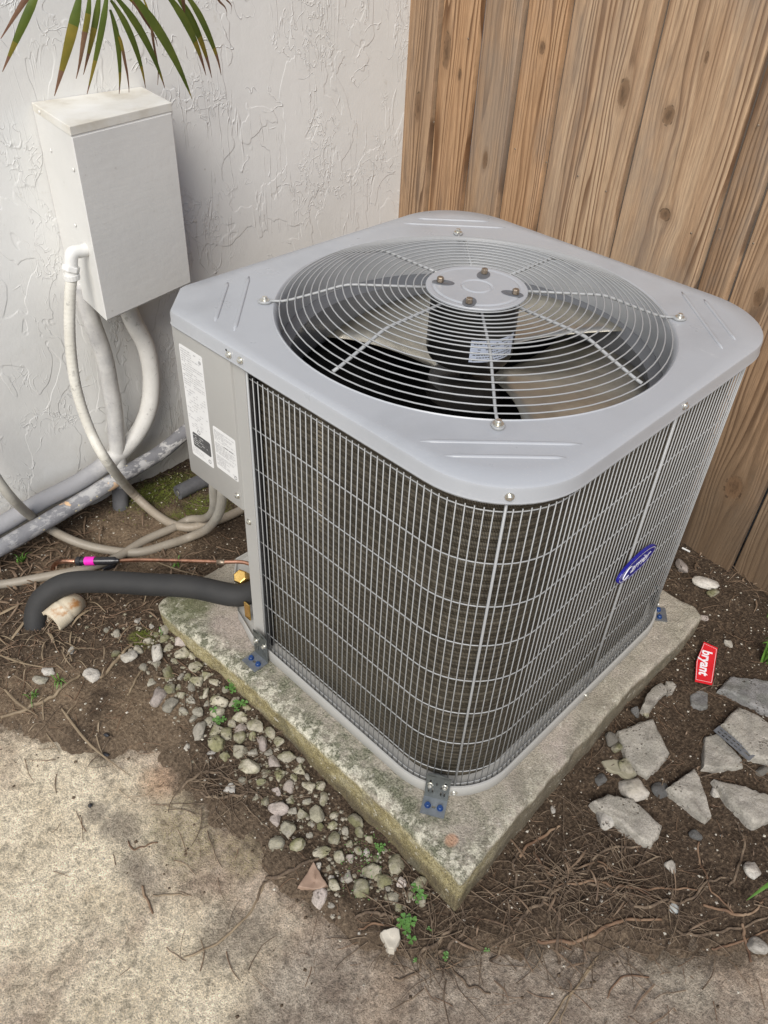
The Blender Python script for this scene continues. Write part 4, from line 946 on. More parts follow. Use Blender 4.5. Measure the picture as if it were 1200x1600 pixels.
# short PVC elbow in the soil
pv = empty('pvc_elbow', (-0.2459, 1.0492, -0.056)); tag(pv, 'rust stained cream plastic pipe elbow sticking out of the soil', 'pipe fitting')
a, b_, c_ = Vector((-0.2997, 1.0398, -0.032)), Vector((-0.245, 1.0513, -0.026)), Vector((-0.2224, 1.0655, -0.086))
P = spline([a, a.lerp(b_, .5), b_, (b_ + c_) / 2 + Vector((.004, .008, .010)), c_], 8); r0 = .030
v, f = tube(P, lambda i, m: r0 * (1.08 if i < 12 else 1.0), 20, caps=False); v2, f2 = tube(P, r0 * .82, 20, caps=False)
mb = MB().add(v, f); mb.add(v2, [tuple(reversed(q)) for q in f2]); mb.add(list(v[:20]) + list(v2[:20]), [(i, 20 + i, 20 + (i + 1) % 20, (i + 1) % 20) for i in range(20)])
par(mb.build('elbow_body', M['pvc'], auto=50), pv)
par(MB().add(*xf(lathe([(0, 0), (r0 * .8, 0)], 20), Matrix.Translation(P[9]) @ frame_to(P[8] - P[9]))).build('soil_plug', M['soil']), pv)

# ------------------------------------------------------------------ palm fronds over the box
fr = None
def leaflet(parent, b, t, w, sag, mats, curl=0, n=14):
    b, t = Vector(b), Vector(t); V = []; F = []; mi = []
    curlend = .10 * noise.noise(t * 40); up = Vector((.12, -.25, .35)) * sag; view = Vector((-.3, -.9, .25)).normalized()
    for i in range(n + 1):
        s = i / n; p = b.lerp(t, s) + up * (4 * s * (1 - s)) * .35 + Vector((sin(s * 9) * curl, 0, cos(s * 7) * curl)) * s
        if s > .86: p += Vector((.5, 0, .25)) * (s - .86) * curlend
        d = (t - b).normalized(); side = d.cross(view).normalized()
        ww = w * (min(1, .35 + s * 2.2) if s < .3 else 1) * (1 - max(0, (s - .45) / .55) ** 1.4) + .0006
        tw = view * (.25 * ww)
        V += [p - side * ww, p + tw, p + side * ww]
    m = MB()
    for i in range(n):
        k = 3 * i
        for a in (0, 1): F.append((k + a, k + a + 1, k + a + 4, k + a + 3)); s = (i + .5) / n; mi.append(2 if s > mats[1] else (1 if s > mats[0] else 0))
    m.v = V; m.f = F; m.mi = mi
    o = m.build('leaflet', [M['palm'], M['palm_yellow'], M['palm_brown']], smooth=True); o.parent = parent; o.matrix_parent_inverse = Matrix.Translation(-Vector(parent.location))
M['palm'] = m_leaf('palm_green', (.06, .095, .012), (.12, .15, .022)); M['palm_yellow'] = m_leaf('palm_yellowing', (.15, .14, .018), (.27, .20, .03)); M['palm_brown'] = m_leaf('palm_dead_tip', (.15, .075, .045), (.27, .16, .095))
for lab, ra, rb, LL in [('large palm frond with green and yellowing leaflets hanging over the electrical box', (0.1806, 1.14, 1.3041), (0.1934, 1.19, 1.2158), [((-0.066, 1.08, 1.2889), (-0.1027, 1.13, 1.1296), 0.007, 0.75, 0.9, 0), ((0.0245, 1.1, 1.2666), (-0.0517, 1.15, 1.1723), 0.0051, 0.0, 0.3, 0), ((0.0112, 1.1, 1.2492), (-0.0627, 1.15, 1.1222), 0.0077, 0.72, 0.88, 0), ((0.1083, 1.15, 1.2296), (0.0467, 1.2, 1.0612), 0.0102, 0.35, 0.8, 0), ((0.1431, 1.18, 1.2245), (0.1104, 1.23, 1.0767), 0.0058, 0.25, 0.5, 0.002), ((0.1629, 1.18, 1.2255), (0.1284, 1.23, 1.0839), 0.0064, 0.5, 0.75, 0), ((0.1748, 1.17, 1.2291), (0.1244, 1.22, 1.0518), 0.0064, 0.7, 0.9, 0), ((0.1799, 1.18, 1.1971), (0.2016, 1.23, 1.042), 0.0058, 0.75, 0.93, 0), ((0.1816, 1.18, 1.1709), (0.2203, 1.23, 1.0386), 0.0032, 0.2, 0.4, 0.002), ((0.1841, 1.18, 1.2123), (0.2642, 1.23, 1.0456), 0.007, 0.8, 0.92, 0), ((0.1923, 1.18, 1.22), (0.3102, 1.23, 1.0392), 0.0083, 0.85, 0.93, 0), ((0.2115, 1.16, 1.2285), (0.3618, 1.21, 1.0154), 0.0109, 0.93, 0.97, 0), ((0.2146, 1.19, 1.2198), (0.3078, 1.24, 1.1136), 0.0032, 0.1, 0.2, 0.003), ((0.2644, 1.2, 1.2141), (0.3044, 1.25, 1.04), 0.0026, 0.1, 0.2, 0.004)]), ('second palm frond with split brown tips, right of the electrical box', (0.2657, 1.14, 1.3026), (0.3532, 1.19, 1.2345), [((0.3131, 1.2, 1.2192), (0.4313, 1.25, 1.0476), 0.009, 0.65, 0.8, 0), ((0.3482, 1.22, 1.2152), (0.4601, 1.27, 1.036), 0.0083, 0.6, 0.75, 0), ((0.3577, 1.2, 1.217), (0.4728, 1.25, 1.0433), 0.0077, 0.7, 0.8, 0.001), ((0.3303, 1.18, 1.2259), (0.3705, 1.23, 1.1486), 0.0045, 0.0, 0.1, 0), ((0.4124, 1.2, 1.22), (0.4942, 1.25, 1.1516), 0.0026, 0.0, 0.1, 0.006), ((0.4361, 1.2, 1.2189), (0.5085, 1.25, 1.1567), 0.0019, 0.0, 0.1, 0.006)])]:
    o = empty('palm_frond', ra); tag(o, lab, 'palm frond', 'palm fronds hanging over the box')
    s_ = MB().add(*tube(spline([ra, tuple((Vector(ra) + Vector(rb)) / 2 + Vector((0, 0, .02))), rb], 6), lambda i, m: .006 - .004 * i / m, 8)).build('stem', M['palm_yellow'], smooth=True); par(s_, o)
    for b, t, w, g1, g2, cu in LL: leaflet(o, b, t, w * .82, .10, (g1, g2), cu)

# ------------------------------------------------------------------ stones
ICO = {}
def stone_mesh(seed, kind):
    bm = bmesh.new(); bmesh.ops.create_icosphere(bm, subdivisions=3, radius=1)
    rg = random.Random(seed); o = Vector((rg.uniform(-50, 50), rg.uniform(-50, 50), 0))
    pl = [(Vector((rg.gauss(0, 1), rg.gauss(0, 1), rg.gauss(0, .8))).normalized(), rg.uniform(.48, .84)) for _ in range(13)]
    for v in bm.verts:
        p = v.co.copy()
        for nrm, d in pl:
            k = p.dot(nrm) - d
            if k > 0: p -= nrm * k * .95
        p *= 1 + .10 * noise.fractal(p * 1.5 + o, 1, 2, 3) + .07 * noise.fractal(p * 5 + o, 1, 2, 2)
        v.co = p
    me = bpy.data.meshes.new('pebble'); bm.to_mesh(me); bm.free(); me.polygons.foreach_set('use_smooth', [True] * len(me.polygons)); return me
SM = {}
def stone_me(k, kind, mat):
    key = (k, mat)
    if key not in SM: me = stone_mesh(k, kind); me.materials.append(M[mat]); SM[key] = me
    return SM[key]
rs = random.Random(11)
def put_stone(p, rx, ry, rz, ang, mat, label, name='pebble', cat='stone', group=None, k=None, tilt=.25, kind=0, sink=.46):
    o = bpy.data.objects.new(name, stone_me(rs.randrange(14) if k is None else k, kind, mat)); C.objects.link(o)
    z = soil_h(p[0], p[1]); o.location = (p[0], p[1], z + rz * (1 - 2 * sink)); o.scale = (rx, ry, rz); o.rotation_euler = (rs.uniform(-tilt, tilt), rs.uniform(-tilt, tilt), ang)
    return tag(o, label, cat, group)
for (x, y, r, asp, mt, lab) in [(-0.208, 0.9442, 0.0112, 0.7, 'g', 'tiny oblong grey pebble, leftmost in the top row of the strip'), (-0.1398, 0.9186, 0.0114, 0.74, 'w', 'tiny oblong whitish pebble, second from left in the top row of the strip'), (-0.1235, 0.8811, 0.0081, 0.71, 'w', 'tiny oblong whitish pebble, third from left in the top row of the strip'), (-0.1061, 0.8489, 0.0145, 0.97, 'g', 'small rounded grey pebble, rightmost in the top row of the strip'), (-0.1986, 0.9158, 0.0128, 0.79, 'g', 'small oblong grey pebble, leftmost in the second row down the strip'), (-0.1549, 0.8438, 0.0143, 0.68, 'm', 'small oblong mossy beige pebble, second from left in the second row down the strip'), (-0.1279, 0.852, 0.0112, 0.8, 'm', 'tiny rounded mossy beige pebble, third from left in the second row down the strip'), (-0.1231, 0.8235, 0.0144, 0.93, 'm', 'small rounded mossy beige pebble, fourth from left in the second row down the strip'), (-0.0943, 0.7929, 0.0176, 0.92, 'p', 'medium rounded pinkish pitted pebble, rightmost in the second row down the strip'), (-0.2354, 0.8633, 0.014, 0.72, 'm', 'small oblong mossy beige pebble, leftmost in the third row down the strip'), (-0.188, 0.8364, 0.0141, 0.75, 'm', 'small oblong mossy beige pebble, second from left in the third row down the strip'), (-0.1307, 0.8013, 0.0142, 0.74, 'm', 'small oblong mossy beige pebble, third from left in the third row down the strip'), (-0.1121, 0.7618, 0.0221, 0.84, 'm', 'large rounded mossy beige pebble, fourth from left in the third row down the strip'), (-0.1006, 0.7442, 0.011, 0.74, 'm', 'tiny oblong mossy beige pebble, rightmost in the third row down the strip'), (-0.2059, 0.7865, 0.0108, 1.0, 'g', 'tiny rounded grey pebble, leftmost in the fourth row down the strip'), (-0.1786, 0.7748, 0.0124, 0.8, 'g', 'small rounded grey pebble, second from left in the fourth row down the strip'), (-0.14, 0.766, 0.0125, 0.82, 'm', 'small rounded mossy beige pebble, third from left in the fourth row down the strip'), (-0.1101, 0.7101, 0.0202, 0.94, 'm', 'medium rounded mossy beige pebble, fourth from left in the fourth row down the strip'), (-0.0831, 0.7041, 0.0094, 0.8, 'g', 'tiny rounded grey pebble, rightmost in the fourth row down the strip'), (-0.2126, 0.7415, 0.0137, 0.87, 'g', 'small rounded grey pebble, leftmost in the fifth row down the strip'), (-0.171, 0.7387, 0.0216, 0.7, 'm', 'large oblong mossy beige pebble, second from left in the fifth row down the strip'), (-0.1561, 0.7113, 0.0123, 0.73, 'g', 'small oblong grey pebble, third from left in the fifth row down the strip'), (-0.1459, 0.6977, 0.0123, 0.98, 'm', 'small rounded mossy beige pebble, fourth from left in the fifth row down the strip'), (-0.1365, 0.673, 0.0184, 0.93, 'm', 'medium rounded mossy beige pebble, fifth from left in the fifth row down the strip'), (-0.1104, 0.6741, 0.0154, 0.93, 'm', 'small rounded mossy beige pebble, sixth from left in the fifth row down the strip'), (-0.1075, 0.6456, 0.0123, 0.73, 'm', 'small oblong mossy beige pebble, rightmost in the fifth row down the strip'), (-0.2262, 0.6974, 0.0225, 0.91, 'p', 'large rounded pinkish pitted pebble, leftmost in the sixth row down the strip'), (-0.1948, 0.6931, 0.0166, 0.77, 'm', 'medium oblong mossy beige pebble, second from left in the sixth row down the strip'), (-0.1756, 0.688, 0.0106, 0.67, 'm', 'tiny oblong mossy beige pebble, third from left in the sixth row down the strip'), (-0.1853, 0.6664, 0.012, 0.96, 'm', 'small rounded mossy beige pebble, fourth from left in the sixth row down the strip'), (-0.1536, 0.669, 0.0137, 0.68, 'g', 'small oblong grey pebble, fifth from left in the sixth row down the strip'), (-0.1396, 0.6338, 0.0136, 0.66, 'm', 'small oblong mossy beige pebble, sixth from left in the sixth row down the strip'), (-0.1013, 0.6123, 0.0122, 0.72, 'g', 'small oblong grey pebble, rightmost in the sixth row down the strip'), (-0.2172, 0.6602, 0.0208, 0.95, 'g', 'large rounded grey pebble, leftmost in the seventh row down the strip'), (-0.177, 0.6433, 0.015, 0.69, 'g', 'small oblong grey pebble, second from left in the seventh row down the strip'), (-0.1516, 0.61, 0.0105, 0.8, 'g', 'tiny rounded grey pebble, third from left in the seventh row down the strip'), (-0.131, 0.5968, 0.021, 0.82, 'm', 'large rounded mossy beige pebble, fourth from left in the seventh row down the strip'), (-0.1035, 0.5731, 0.0166, 0.69, 'm', 'medium oblong mossy beige pebble, fifth from left in the seventh row down the strip'), (-0.0941, 0.5427, 0.012, 0.76, 'm', 'small oblong mossy beige pebble, rightmost in the seventh row down the strip'), (-0.2053, 0.6276, 0.0118, 0.87, 'g', 'small rounded grey pebble, leftmost in the eighth row down the strip'), (-0.1989, 0.6001, 0.0103, 0.83, 'g', 'tiny rounded grey pebble, second from left in the eighth row down the strip'), (-0.1807, 0.6063, 0.0148, 0.89, 'g', 'small rounded grey pebble, third from left in the eighth row down the strip'), (-0.1523, 0.5729, 0.0193, 0.98, 'm', 'medium rounded mossy beige pebble, fourth from left in the eighth row down the strip'), (-0.1194, 0.5336, 0.0178, 0.71, 'm', 'medium oblong mossy beige pebble, fifth from left in the eighth row down the strip'), (-0.1204, 0.5323, 0.0193, 0.76, 'm', 'medium oblong mossy beige pebble, rightmost in the eighth row down the strip'), (-0.2091, 0.5618, 0.0262, 0.72, 'g', 'large oblong grey pebble, leftmost in the ninth row down the strip'), (-0.1779, 0.5668, 0.0132, 0.93, 'g', 'small rounded grey pebble, second from left in the ninth row down the strip'), (-0.1795, 0.5362, 0.0175, 0.95, 'm', 'medium rounded mossy beige pebble, third from left in the ninth row down the strip'), (-0.1464, 0.5288, 0.0118, 0.78, 'm', 'small oblong mossy beige pebble, fourth from left in the ninth row down the strip'), (-0.1382, 0.5046, 0.0147, 0.97, 'p', 'small rounded pinkish pitted pebble, fifth from left in the ninth row down the strip'), (-0.1118, 0.4924, 0.0177, 0.95, 'm', 'medium rounded mossy beige pebble, sixth from left in the ninth row down the strip'), (-0.1064, 0.4877, 0.0192, 0.81, 'm', 'medium rounded mossy beige pebble, rightmost in the ninth row down the strip'), (-0.1965, 0.5132, 0.0202, 0.96, 'm', 'large rounded mossy beige pebble, leftmost in the tenth row down the strip'), (-0.1684, 0.516, 0.0175, 0.85, 'm', 'medium rounded mossy beige pebble, second from left in the tenth row down the strip'), (-0.1542, 0.4931, 0.016, 0.85, 'm', 'medium rounded mossy beige pebble, third from left in the tenth row down the strip'), (-0.1309, 0.4728, 0.0117, 0.69, 'm', 'small oblong mossy beige pebble, fourth from left in the tenth row down the strip'), (-0.0939, 0.4556, 0.0161, 0.76, 'm', 'medium oblong mossy beige pebble, fifth from left in the tenth row down the strip'), (-0.0953, 0.4272, 0.016, 0.94, 'm', 'medium rounded mossy beige pebble, rightmost in the tenth row down the strip'), (-0.249, 0.5507, 0.0086, 0.86, 'w', 'tiny rounded whitish pebble, leftmost in the eleventh row down the strip'), (-0.1731, 0.464, 0.0229, 0.83, 'm', 'large rounded mossy beige pebble, second from left in the eleventh row down the strip'), (-0.1532, 0.4446, 0.0129, 0.8, 'g', 'small rounded grey pebble, third from left in the eleventh row down the strip'), (-0.1248, 0.4467, 0.0188, 0.67, 'p', 'medium oblong pinkish pitted pebble, fourth from left in the eleventh row down the strip'), (-0.127, 0.4217, 0.0115, 0.68, 'g', 'small oblong grey pebble, rightmost in the eleventh row down the strip'), (-0.2044, 0.4751, 0.0128, 0.99, 'm', 'small rounded mossy beige pebble, leftmost in the twelfth row down the strip'), (-0.1812, 0.4247, 0.0283, 0.8, 'm', 'large rounded mossy beige pebble, second from left in the twelfth row down the strip'), (-0.1322, 0.3978, 0.0171, 0.87, 'p', 'medium rounded pinkish pitted pebble, third from left in the twelfth row down the strip'), (-0.1045, 0.3877, 0.0216, 0.68, 'm', 'large oblong mossy beige pebble, fourth from left in the twelfth row down the strip'), (-0.0864, 0.3615, 0.01, 0.74, 'g', 'tiny oblong grey pebble, rightmost in the twelfth row down the strip'), (-0.2076, 0.4085, 0.0112, 0.83, 'g', 'small rounded grey pebble, leftmost in the thirteenth row down the strip'), (-0.1628, 0.3886, 0.0141, 0.73, 'm', 'small oblong mossy beige pebble, second from left in the thirteenth row down the strip'), (-0.143, 0.3652, 0.0169, 0.76, 'm', 'medium oblong mossy beige pebble, third from left in the thirteenth row down the strip'), (-0.1213, 0.3421, 0.0113, 0.68, 'm', 'small oblong mossy beige pebble, fourth from left in the thirteenth row down the strip'), (-0.1033, 0.3461, 0.0156, 0.84, 'm', 'medium rounded mossy beige pebble, fifth from left in the thirteenth row down the strip'), (-0.1007, 0.3238, 0.0099, 0.72, 'g', 'tiny oblong grey pebble, rightmost in the thirteenth row down the strip'), (-0.183, 0.3809, 0.0126, 0.82, 'm', 'small rounded mossy beige pebble, leftmost in the fourteenth row down the strip'), (-0.1695, 0.3418, 0.0125, 1.0, 'p', 'small rounded pinkish pitted pebble, second from left in the fourteenth row down the strip'), (-0.1438, 0.3325, 0.0154, 0.78, 'p', 'medium oblong pinkish pitted pebble, third from left in the fourteenth row down the strip'), (-0.1122, 0.3044, 0.0168, 0.73, 'm', 'medium oblong mossy beige pebble, fourth from left in the fourteenth row down the strip'), (-0.0948, 0.2889, 0.0126, 0.8, 'm', 'small rounded mossy beige pebble, rightmost in the fourteenth row down the strip'), (-0.2098, 0.3623, 0.0096, 0.67, 'g', 'tiny oblong grey pebble, leftmost in the fifteenth row down the strip'), (-0.1993, 0.3434, 0.0124, 0.89, 'm', 'small rounded mossy beige pebble, second from left in the fifteenth row down the strip'), (-0.1594, 0.3078, 0.011, 0.71, 'm', 'small oblong mossy beige pebble, third from left in the fifteenth row down the strip'), (-0.1362, 0.2831, 0.0111, 0.67, 'g', 'small oblong grey pebble, fourth from left in the fifteenth row down the strip'), (-0.1072, 0.2648, 0.0153, 0.73, 'm', 'medium oblong mossy beige pebble, rightmost in the fifteenth row down the strip'), (-0.1902, 0.3126, 0.0205, 0.88, 'p', 'large rounded pinkish pitted pebble, leftmost in the sixteenth row down the strip'), (-0.1729, 0.2877, 0.0109, 0.77, 'g', 'small oblong grey pebble, second from left in the sixteenth row down the strip'), (-0.1626, 0.269, 0.015, 0.78, 'm', 'medium oblong mossy beige pebble, third from left in the sixteenth row down the strip'), (-0.138, 0.2505, 0.0219, 0.91, 'g', 'large rounded grey pebble, fourth from left in the sixteenth row down the strip'), (-0.1121, 0.2233, 0.011, 0.85, 'm', 'small rounded mossy beige pebble, rightmost in the sixteenth row down the strip'), (-0.2118, 0.2947, 0.0176, 0.75, 'p', 'medium oblong pinkish pitted pebble, leftmost in the seventeenth row down the strip'), (-0.2064, 0.2624, 0.0201, 0.97, 'g', 'large rounded grey pebble, second from left in the seventeenth row down the strip'), (-0.1624, 0.239, 0.0081, 0.74, 'g', 'tiny oblong grey pebble, third from left in the seventeenth row down the strip'), (-0.1523, 0.2205, 0.0095, 0.92, 'm', 'tiny rounded mossy beige pebble, fourth from left in the seventeenth row down the strip'), (-0.132, 0.2075, 0.0136, 0.87, 'm', 'small rounded mossy beige pebble, fifth from left in the seventeenth row down the strip'), (-0.0909, 0.1793, 0.0191, 0.74, 'm', 'large oblong mossy beige pebble, rightmost in the seventeenth row down the strip'), (-0.1816, 0.2252, 0.008, 0.9, 'g', 'tiny rounded grey pebble, leftmost in the eighteenth row down the strip'), (-0.1512, 0.1846, 0.0147, 0.82, 'm', 'medium rounded mossy beige pebble, second from left in the eighteenth row down the strip'), (-0.1218, 0.1796, 0.0108, 0.83, 'g', 'small rounded grey pebble, third from left in the eighteenth row down the strip'), (-0.1013, 0.157, 0.0135, 0.77, 'm', 'small oblong mossy beige pebble, fourth from left in the eighteenth row down the strip'), (-0.0972, 0.1328, 0.0121, 0.72, 'm', 'small oblong mossy beige pebble, rightmost in the eighteenth row down the strip'), (-0.2379, 0.255, 0.0185, 0.69, 'g', 'large oblong grey pebble, leftmost in the nineteenth row down the strip'), (-0.2108, 0.2212, 0.0212, 0.68, 'm', 'large oblong mossy beige pebble, second from left in the nineteenth row down the strip'), (-0.1825, 0.181, 0.0225, 0.67, 'm', 'large oblong mossy beige pebble, third from left in the nineteenth row down the strip'), (-0.1326, 0.1528, 0.0107, 0.74, 'm', 'small oblong mossy beige pebble, fourth from left in the nineteenth row down the strip'), (-0.1303, 0.1325, 0.0093, 0.96, 'm', 'tiny rounded mossy beige pebble, fifth from left in the nineteenth row down the strip'), (-0.1207, 0.1181, 0.0079, 0.87, 'w', 'tiny rounded whitish pebble, sixth from left in the nineteenth row down the strip'), (-0.0922, 0.0969, 0.008, 0.94, 'm', 'tiny rounded mossy beige pebble, rightmost in the nineteenth row down the strip'), (-0.2116, 0.1639, 0.0104, 0.92, 'w', 'small rounded whitish pebble, leftmost in the twentieth row down the strip'), (-0.1658, 0.1477, 0.0145, 0.96, 'm', 'medium rounded mossy beige pebble, second from left in the twentieth row down the strip'), (-0.1543, 0.1316, 0.0118, 0.71, 'p', 'small oblong pinkish pitted pebble, third from left in the twentieth row down the strip'), (-0.1148, 0.0963, 0.0092, 0.98, 'm', 'tiny rounded mossy beige pebble, fourth from left in the twentieth row down the strip'), (-0.0959, 0.0605, 0.0223, 0.8, 'm', 'large rounded mossy beige pebble, rightmost in the twentieth row down the strip'), (-0.1984, 0.1481, 0.0091, 0.99, 'm', 'tiny rounded mossy beige pebble, leftmost in the twenty first row down the strip'), (-0.2066, 0.1315, 0.0065, 0.99, 'w', 'tiny rounded whitish pebble, second from left in the twenty first row down the strip'), (-0.1818, 0.1099, 0.0155, 0.98, 'w', 'medium rounded whitish pebble, third from left in the twenty first row down the strip'), (-0.1387, 0.0868, 0.0183, 0.91, 'm', 'large rounded mossy beige pebble, fourth from left in the twenty first row down the strip'), (-0.1384, 0.0689, 0.0104, 1.0, 'm', 'small rounded mossy beige pebble, rightmost in the twenty first row down the strip'), (-0.2129, 0.1135, 0.0179, 0.67, 'm', 'large oblong mossy beige pebble, leftmost in the twenty second row down the strip'), (-0.1815, 0.0701, 0.0217, 0.99, 'm', 'large rounded mossy beige pebble, second from left in the twenty second row down the strip'), (-0.1382, 0.0512, 0.0168, 0.92, 'm', 'medium rounded mossy beige pebble, third from left in the twenty second row down the strip'), (-0.1425, 0.0346, 0.009, 0.7, 'g', 'tiny oblong grey pebble, fourth from left in the twenty second row down the strip'), (-0.1162, 0.0249, 0.0129, 0.94, 'p', 'small rounded pinkish pitted pebble, fifth from left in the twenty second row down the strip'), (-0.0925, 0.0021, 0.0181, 0.76, 'm', 'large oblong mossy beige pebble, rightmost in the twenty second row down the strip'), (-0.2502, 0.115, 0.0215, 0.76, 'p', 'large oblong pinkish pitted pebble, leftmost in the twenty third row down the strip'), (-0.2422, 0.0925, 0.0075, 0.77, 'w', 'tiny oblong whitish pebble, second from left in the twenty third row down the strip'), (-0.1468, 0.0198, 0.0165, 0.73, 'm', 'medium oblong mossy beige pebble, third from left in the twenty third row down the strip'), (-0.1198, -0.0011, 0.0089, 0.84, 'm', 'tiny rounded mossy beige pebble, fourth from left in the twenty third row down the strip'), (-0.1136, -0.0243, 0.0165, 0.79, 'm', 'medium oblong mossy beige pebble, rightmost in the twenty third row down the strip'), (-0.1528, -0.0033, 0.0113, 0.81, 'm', 'small rounded mossy beige pebble, leftmost in the bottom row of the strip')]:
    mat = {'m': 'pebble', 'g': 'pebble_grey', 'w': 'pebble_white', 'p': 'pebble_pink'}[mt]
    put_stone((x, y), r * 1.12, r * asp * 1.12, r * rs.uniform(.6, .85), rs.uniform(0, 3.14), mat, lab, group='pebbles in the strip along the left side of the pad')
for nm, p, rx, ry, rz, ang, mat, lab in [('white_pebble', (-0.1597, 0.8036), 0.0185, 0.0289, 0.0139, -0.719, 'pebble_white', 'squarish pitted white stone near the left end of the pad'), ('white_pebble', (-0.216, 0.8305), 0.0213, 0.0191, 0.0114, -0.728, 'pebble_white', 'smooth white stone beside a curled twig left of the pebbles'), ('white_pebble', (-0.3053, 0.9405), 0.0122, 0.0134, 0.008, -0.752, 'pebble_white', 'small lone white pebble below the plastic elbow'), ('white_pebble', (-0.3751, 0.9217), 0.0208, 0.013, 0.0078, -0.746, 'pebble_white', 'flat white pebble at left, upper one of two'), ('white_pebble', (-0.3982, 0.9104), 0.0177, 0.0147, 0.0088, -0.741, 'pebble_grey', 'pale grey pebble at left, lower one of two'), ('white_pebble', (-0.3089, 0.8463), 0.0253, 0.0205, 0.0123, -0.736, 'pebble_white', 'angular white stone on the soil between plastic elbow and path'), ('white_pebble', (-0.2383, 0.4124), 0.0176, 0.0136, 0.0081, -0.722, 'pebble_white', 'white pebble caught in the root tangle left of the pebble strip'), ('white_pebble', (-0.2228, 0.5054), 0.0126, 0.007, 0.0042, -0.724, 'pebble_white', 'thin flat white chip above the root tangle'), ('rubble_lump', (0.3808, -0.1873), 0.0389, 0.033, 0.0198, -0.801, 'pebble_white', 'rounded whitish stone behind the long concrete chunk'), ('rubble_lump', (0.2899, -0.1824), 0.0271, 0.0373, 0.0203, -0.796, 'pebble_white', 'cream lumpy stone under the end of the long concrete chunk'), ('rubble_lump', (0.4254, -0.2356), 0.0236, 0.0208, 0.0125, -0.801, 'rubble_grey', 'bluish grey pebble between the round stone and the triangular chunk'), ('rubble_lump', (0.4531, -0.0863), 0.0175, 0.0201, 0.0121, -0.805, 'rubble', 'pale pebble touching the block shaped chunk beside the pad'), ('rubble_lump', (0.4412, -0.111), 0.0145, 0.0163, 0.0098, -0.81, 'pebble', 'yellow green pebble below the block shaped chunk'), ('rubble_lump', (0.3523, -0.128), 0.014, 0.021, 0.0105, -0.801, 'rubble_grey', 'grey pebble on the soil next to the right edge of the pad'), ('rubble_lump', (0.4168, -0.1532), 0.0213, 0.0231, 0.0138, -0.806, 'pebble', 'greenish stone under the lower edge of the block shaped chunk'), ('rubble_lump', (0.5524, -0.0909), 0.012, 0.0187, 0.009, -0.804, 'rubble_grey', 'small grey stone below the knobbly chunk near the pad'), ('rubble_lump', (0.5663, -0.1079), 0.009, 0.0112, 0.0067, -0.804, 'pebble', 'tiny yellowish stone below the knobbly chunk'), ('rubble_lump', (1.0466, -0.0042), 0.0385, 0.0284, 0.0171, -0.746, 'pebble_white', 'cream coral like rock at the right rear of the pad'), ('rubble_lump', (1.0324, -0.0341), 0.019, 0.0195, 0.0117, -0.746, 'pebble', 'smaller yellowish knob beside the coral like rock'), ('rubble_lump', (1.0568, 0.0789), 0.0197, 0.038, 0.0148, -0.743, 'pebble_pink', 'tan stone against the rear right corner of the condenser'), ('rubble_lump', (0.8983, -0.1463), 0.0097, 0.0162, 0.0073, -0.76, 'pebble_white', 'small white stone right of the red name plate'), ('rubble_lump', (0.4968, -0.3202), 0.0097, 0.0173, 0.0073, -0.806, 'pebble_white', 'small whitish stone beside the triangular chunk'), ('rubble_lump', (0.6123, -0.3692), 0.0183, 0.0158, 0.0095, -0.801, 'rubble', 'pale flat stone at the right edge below the metal strip'), ('rubble_lump', (0.3867, -0.3334), 0.02, 0.015, 0.009, -0.801, 'rubble_grey', 'flat grey stone alone on the soil below the triangular chunk'), ('rubble_lump', (0.2928, -0.3348), 0.0142, 0.0178, 0.0107, -0.796, 'pebble_white', 'white stone on the soil above the root tangle'), ('rubble_lump', (0.3936, -0.4547), 0.018, 0.0209, 0.0125, -0.802, 'pebble_white', 'yellowish porous stone near the green leaf at the right edge'), ('rubble_lump', (0.2777, -0.5225), 0.0266, 0.0226, 0.0136, -0.791, 'pebble_white', 'white knobbly stone at the lower right edge of the picture'), ('rubble_lump', (0.9395, -0.0595), 0.0117, 0.0126, 0.0075, -0.748, 'pebble_pink', 'small tan stone off the right tip of the pad'), ('rubble_lump', (0.2298, -0.0907), 0.0068, 0.0103, 0.0051, -0.796, 'pebble_white', 'tiny white stone near the right side of the pad')]:
    put_stone(p, rx, ry, rz, ang, mat, lab, nm, sink=.3)

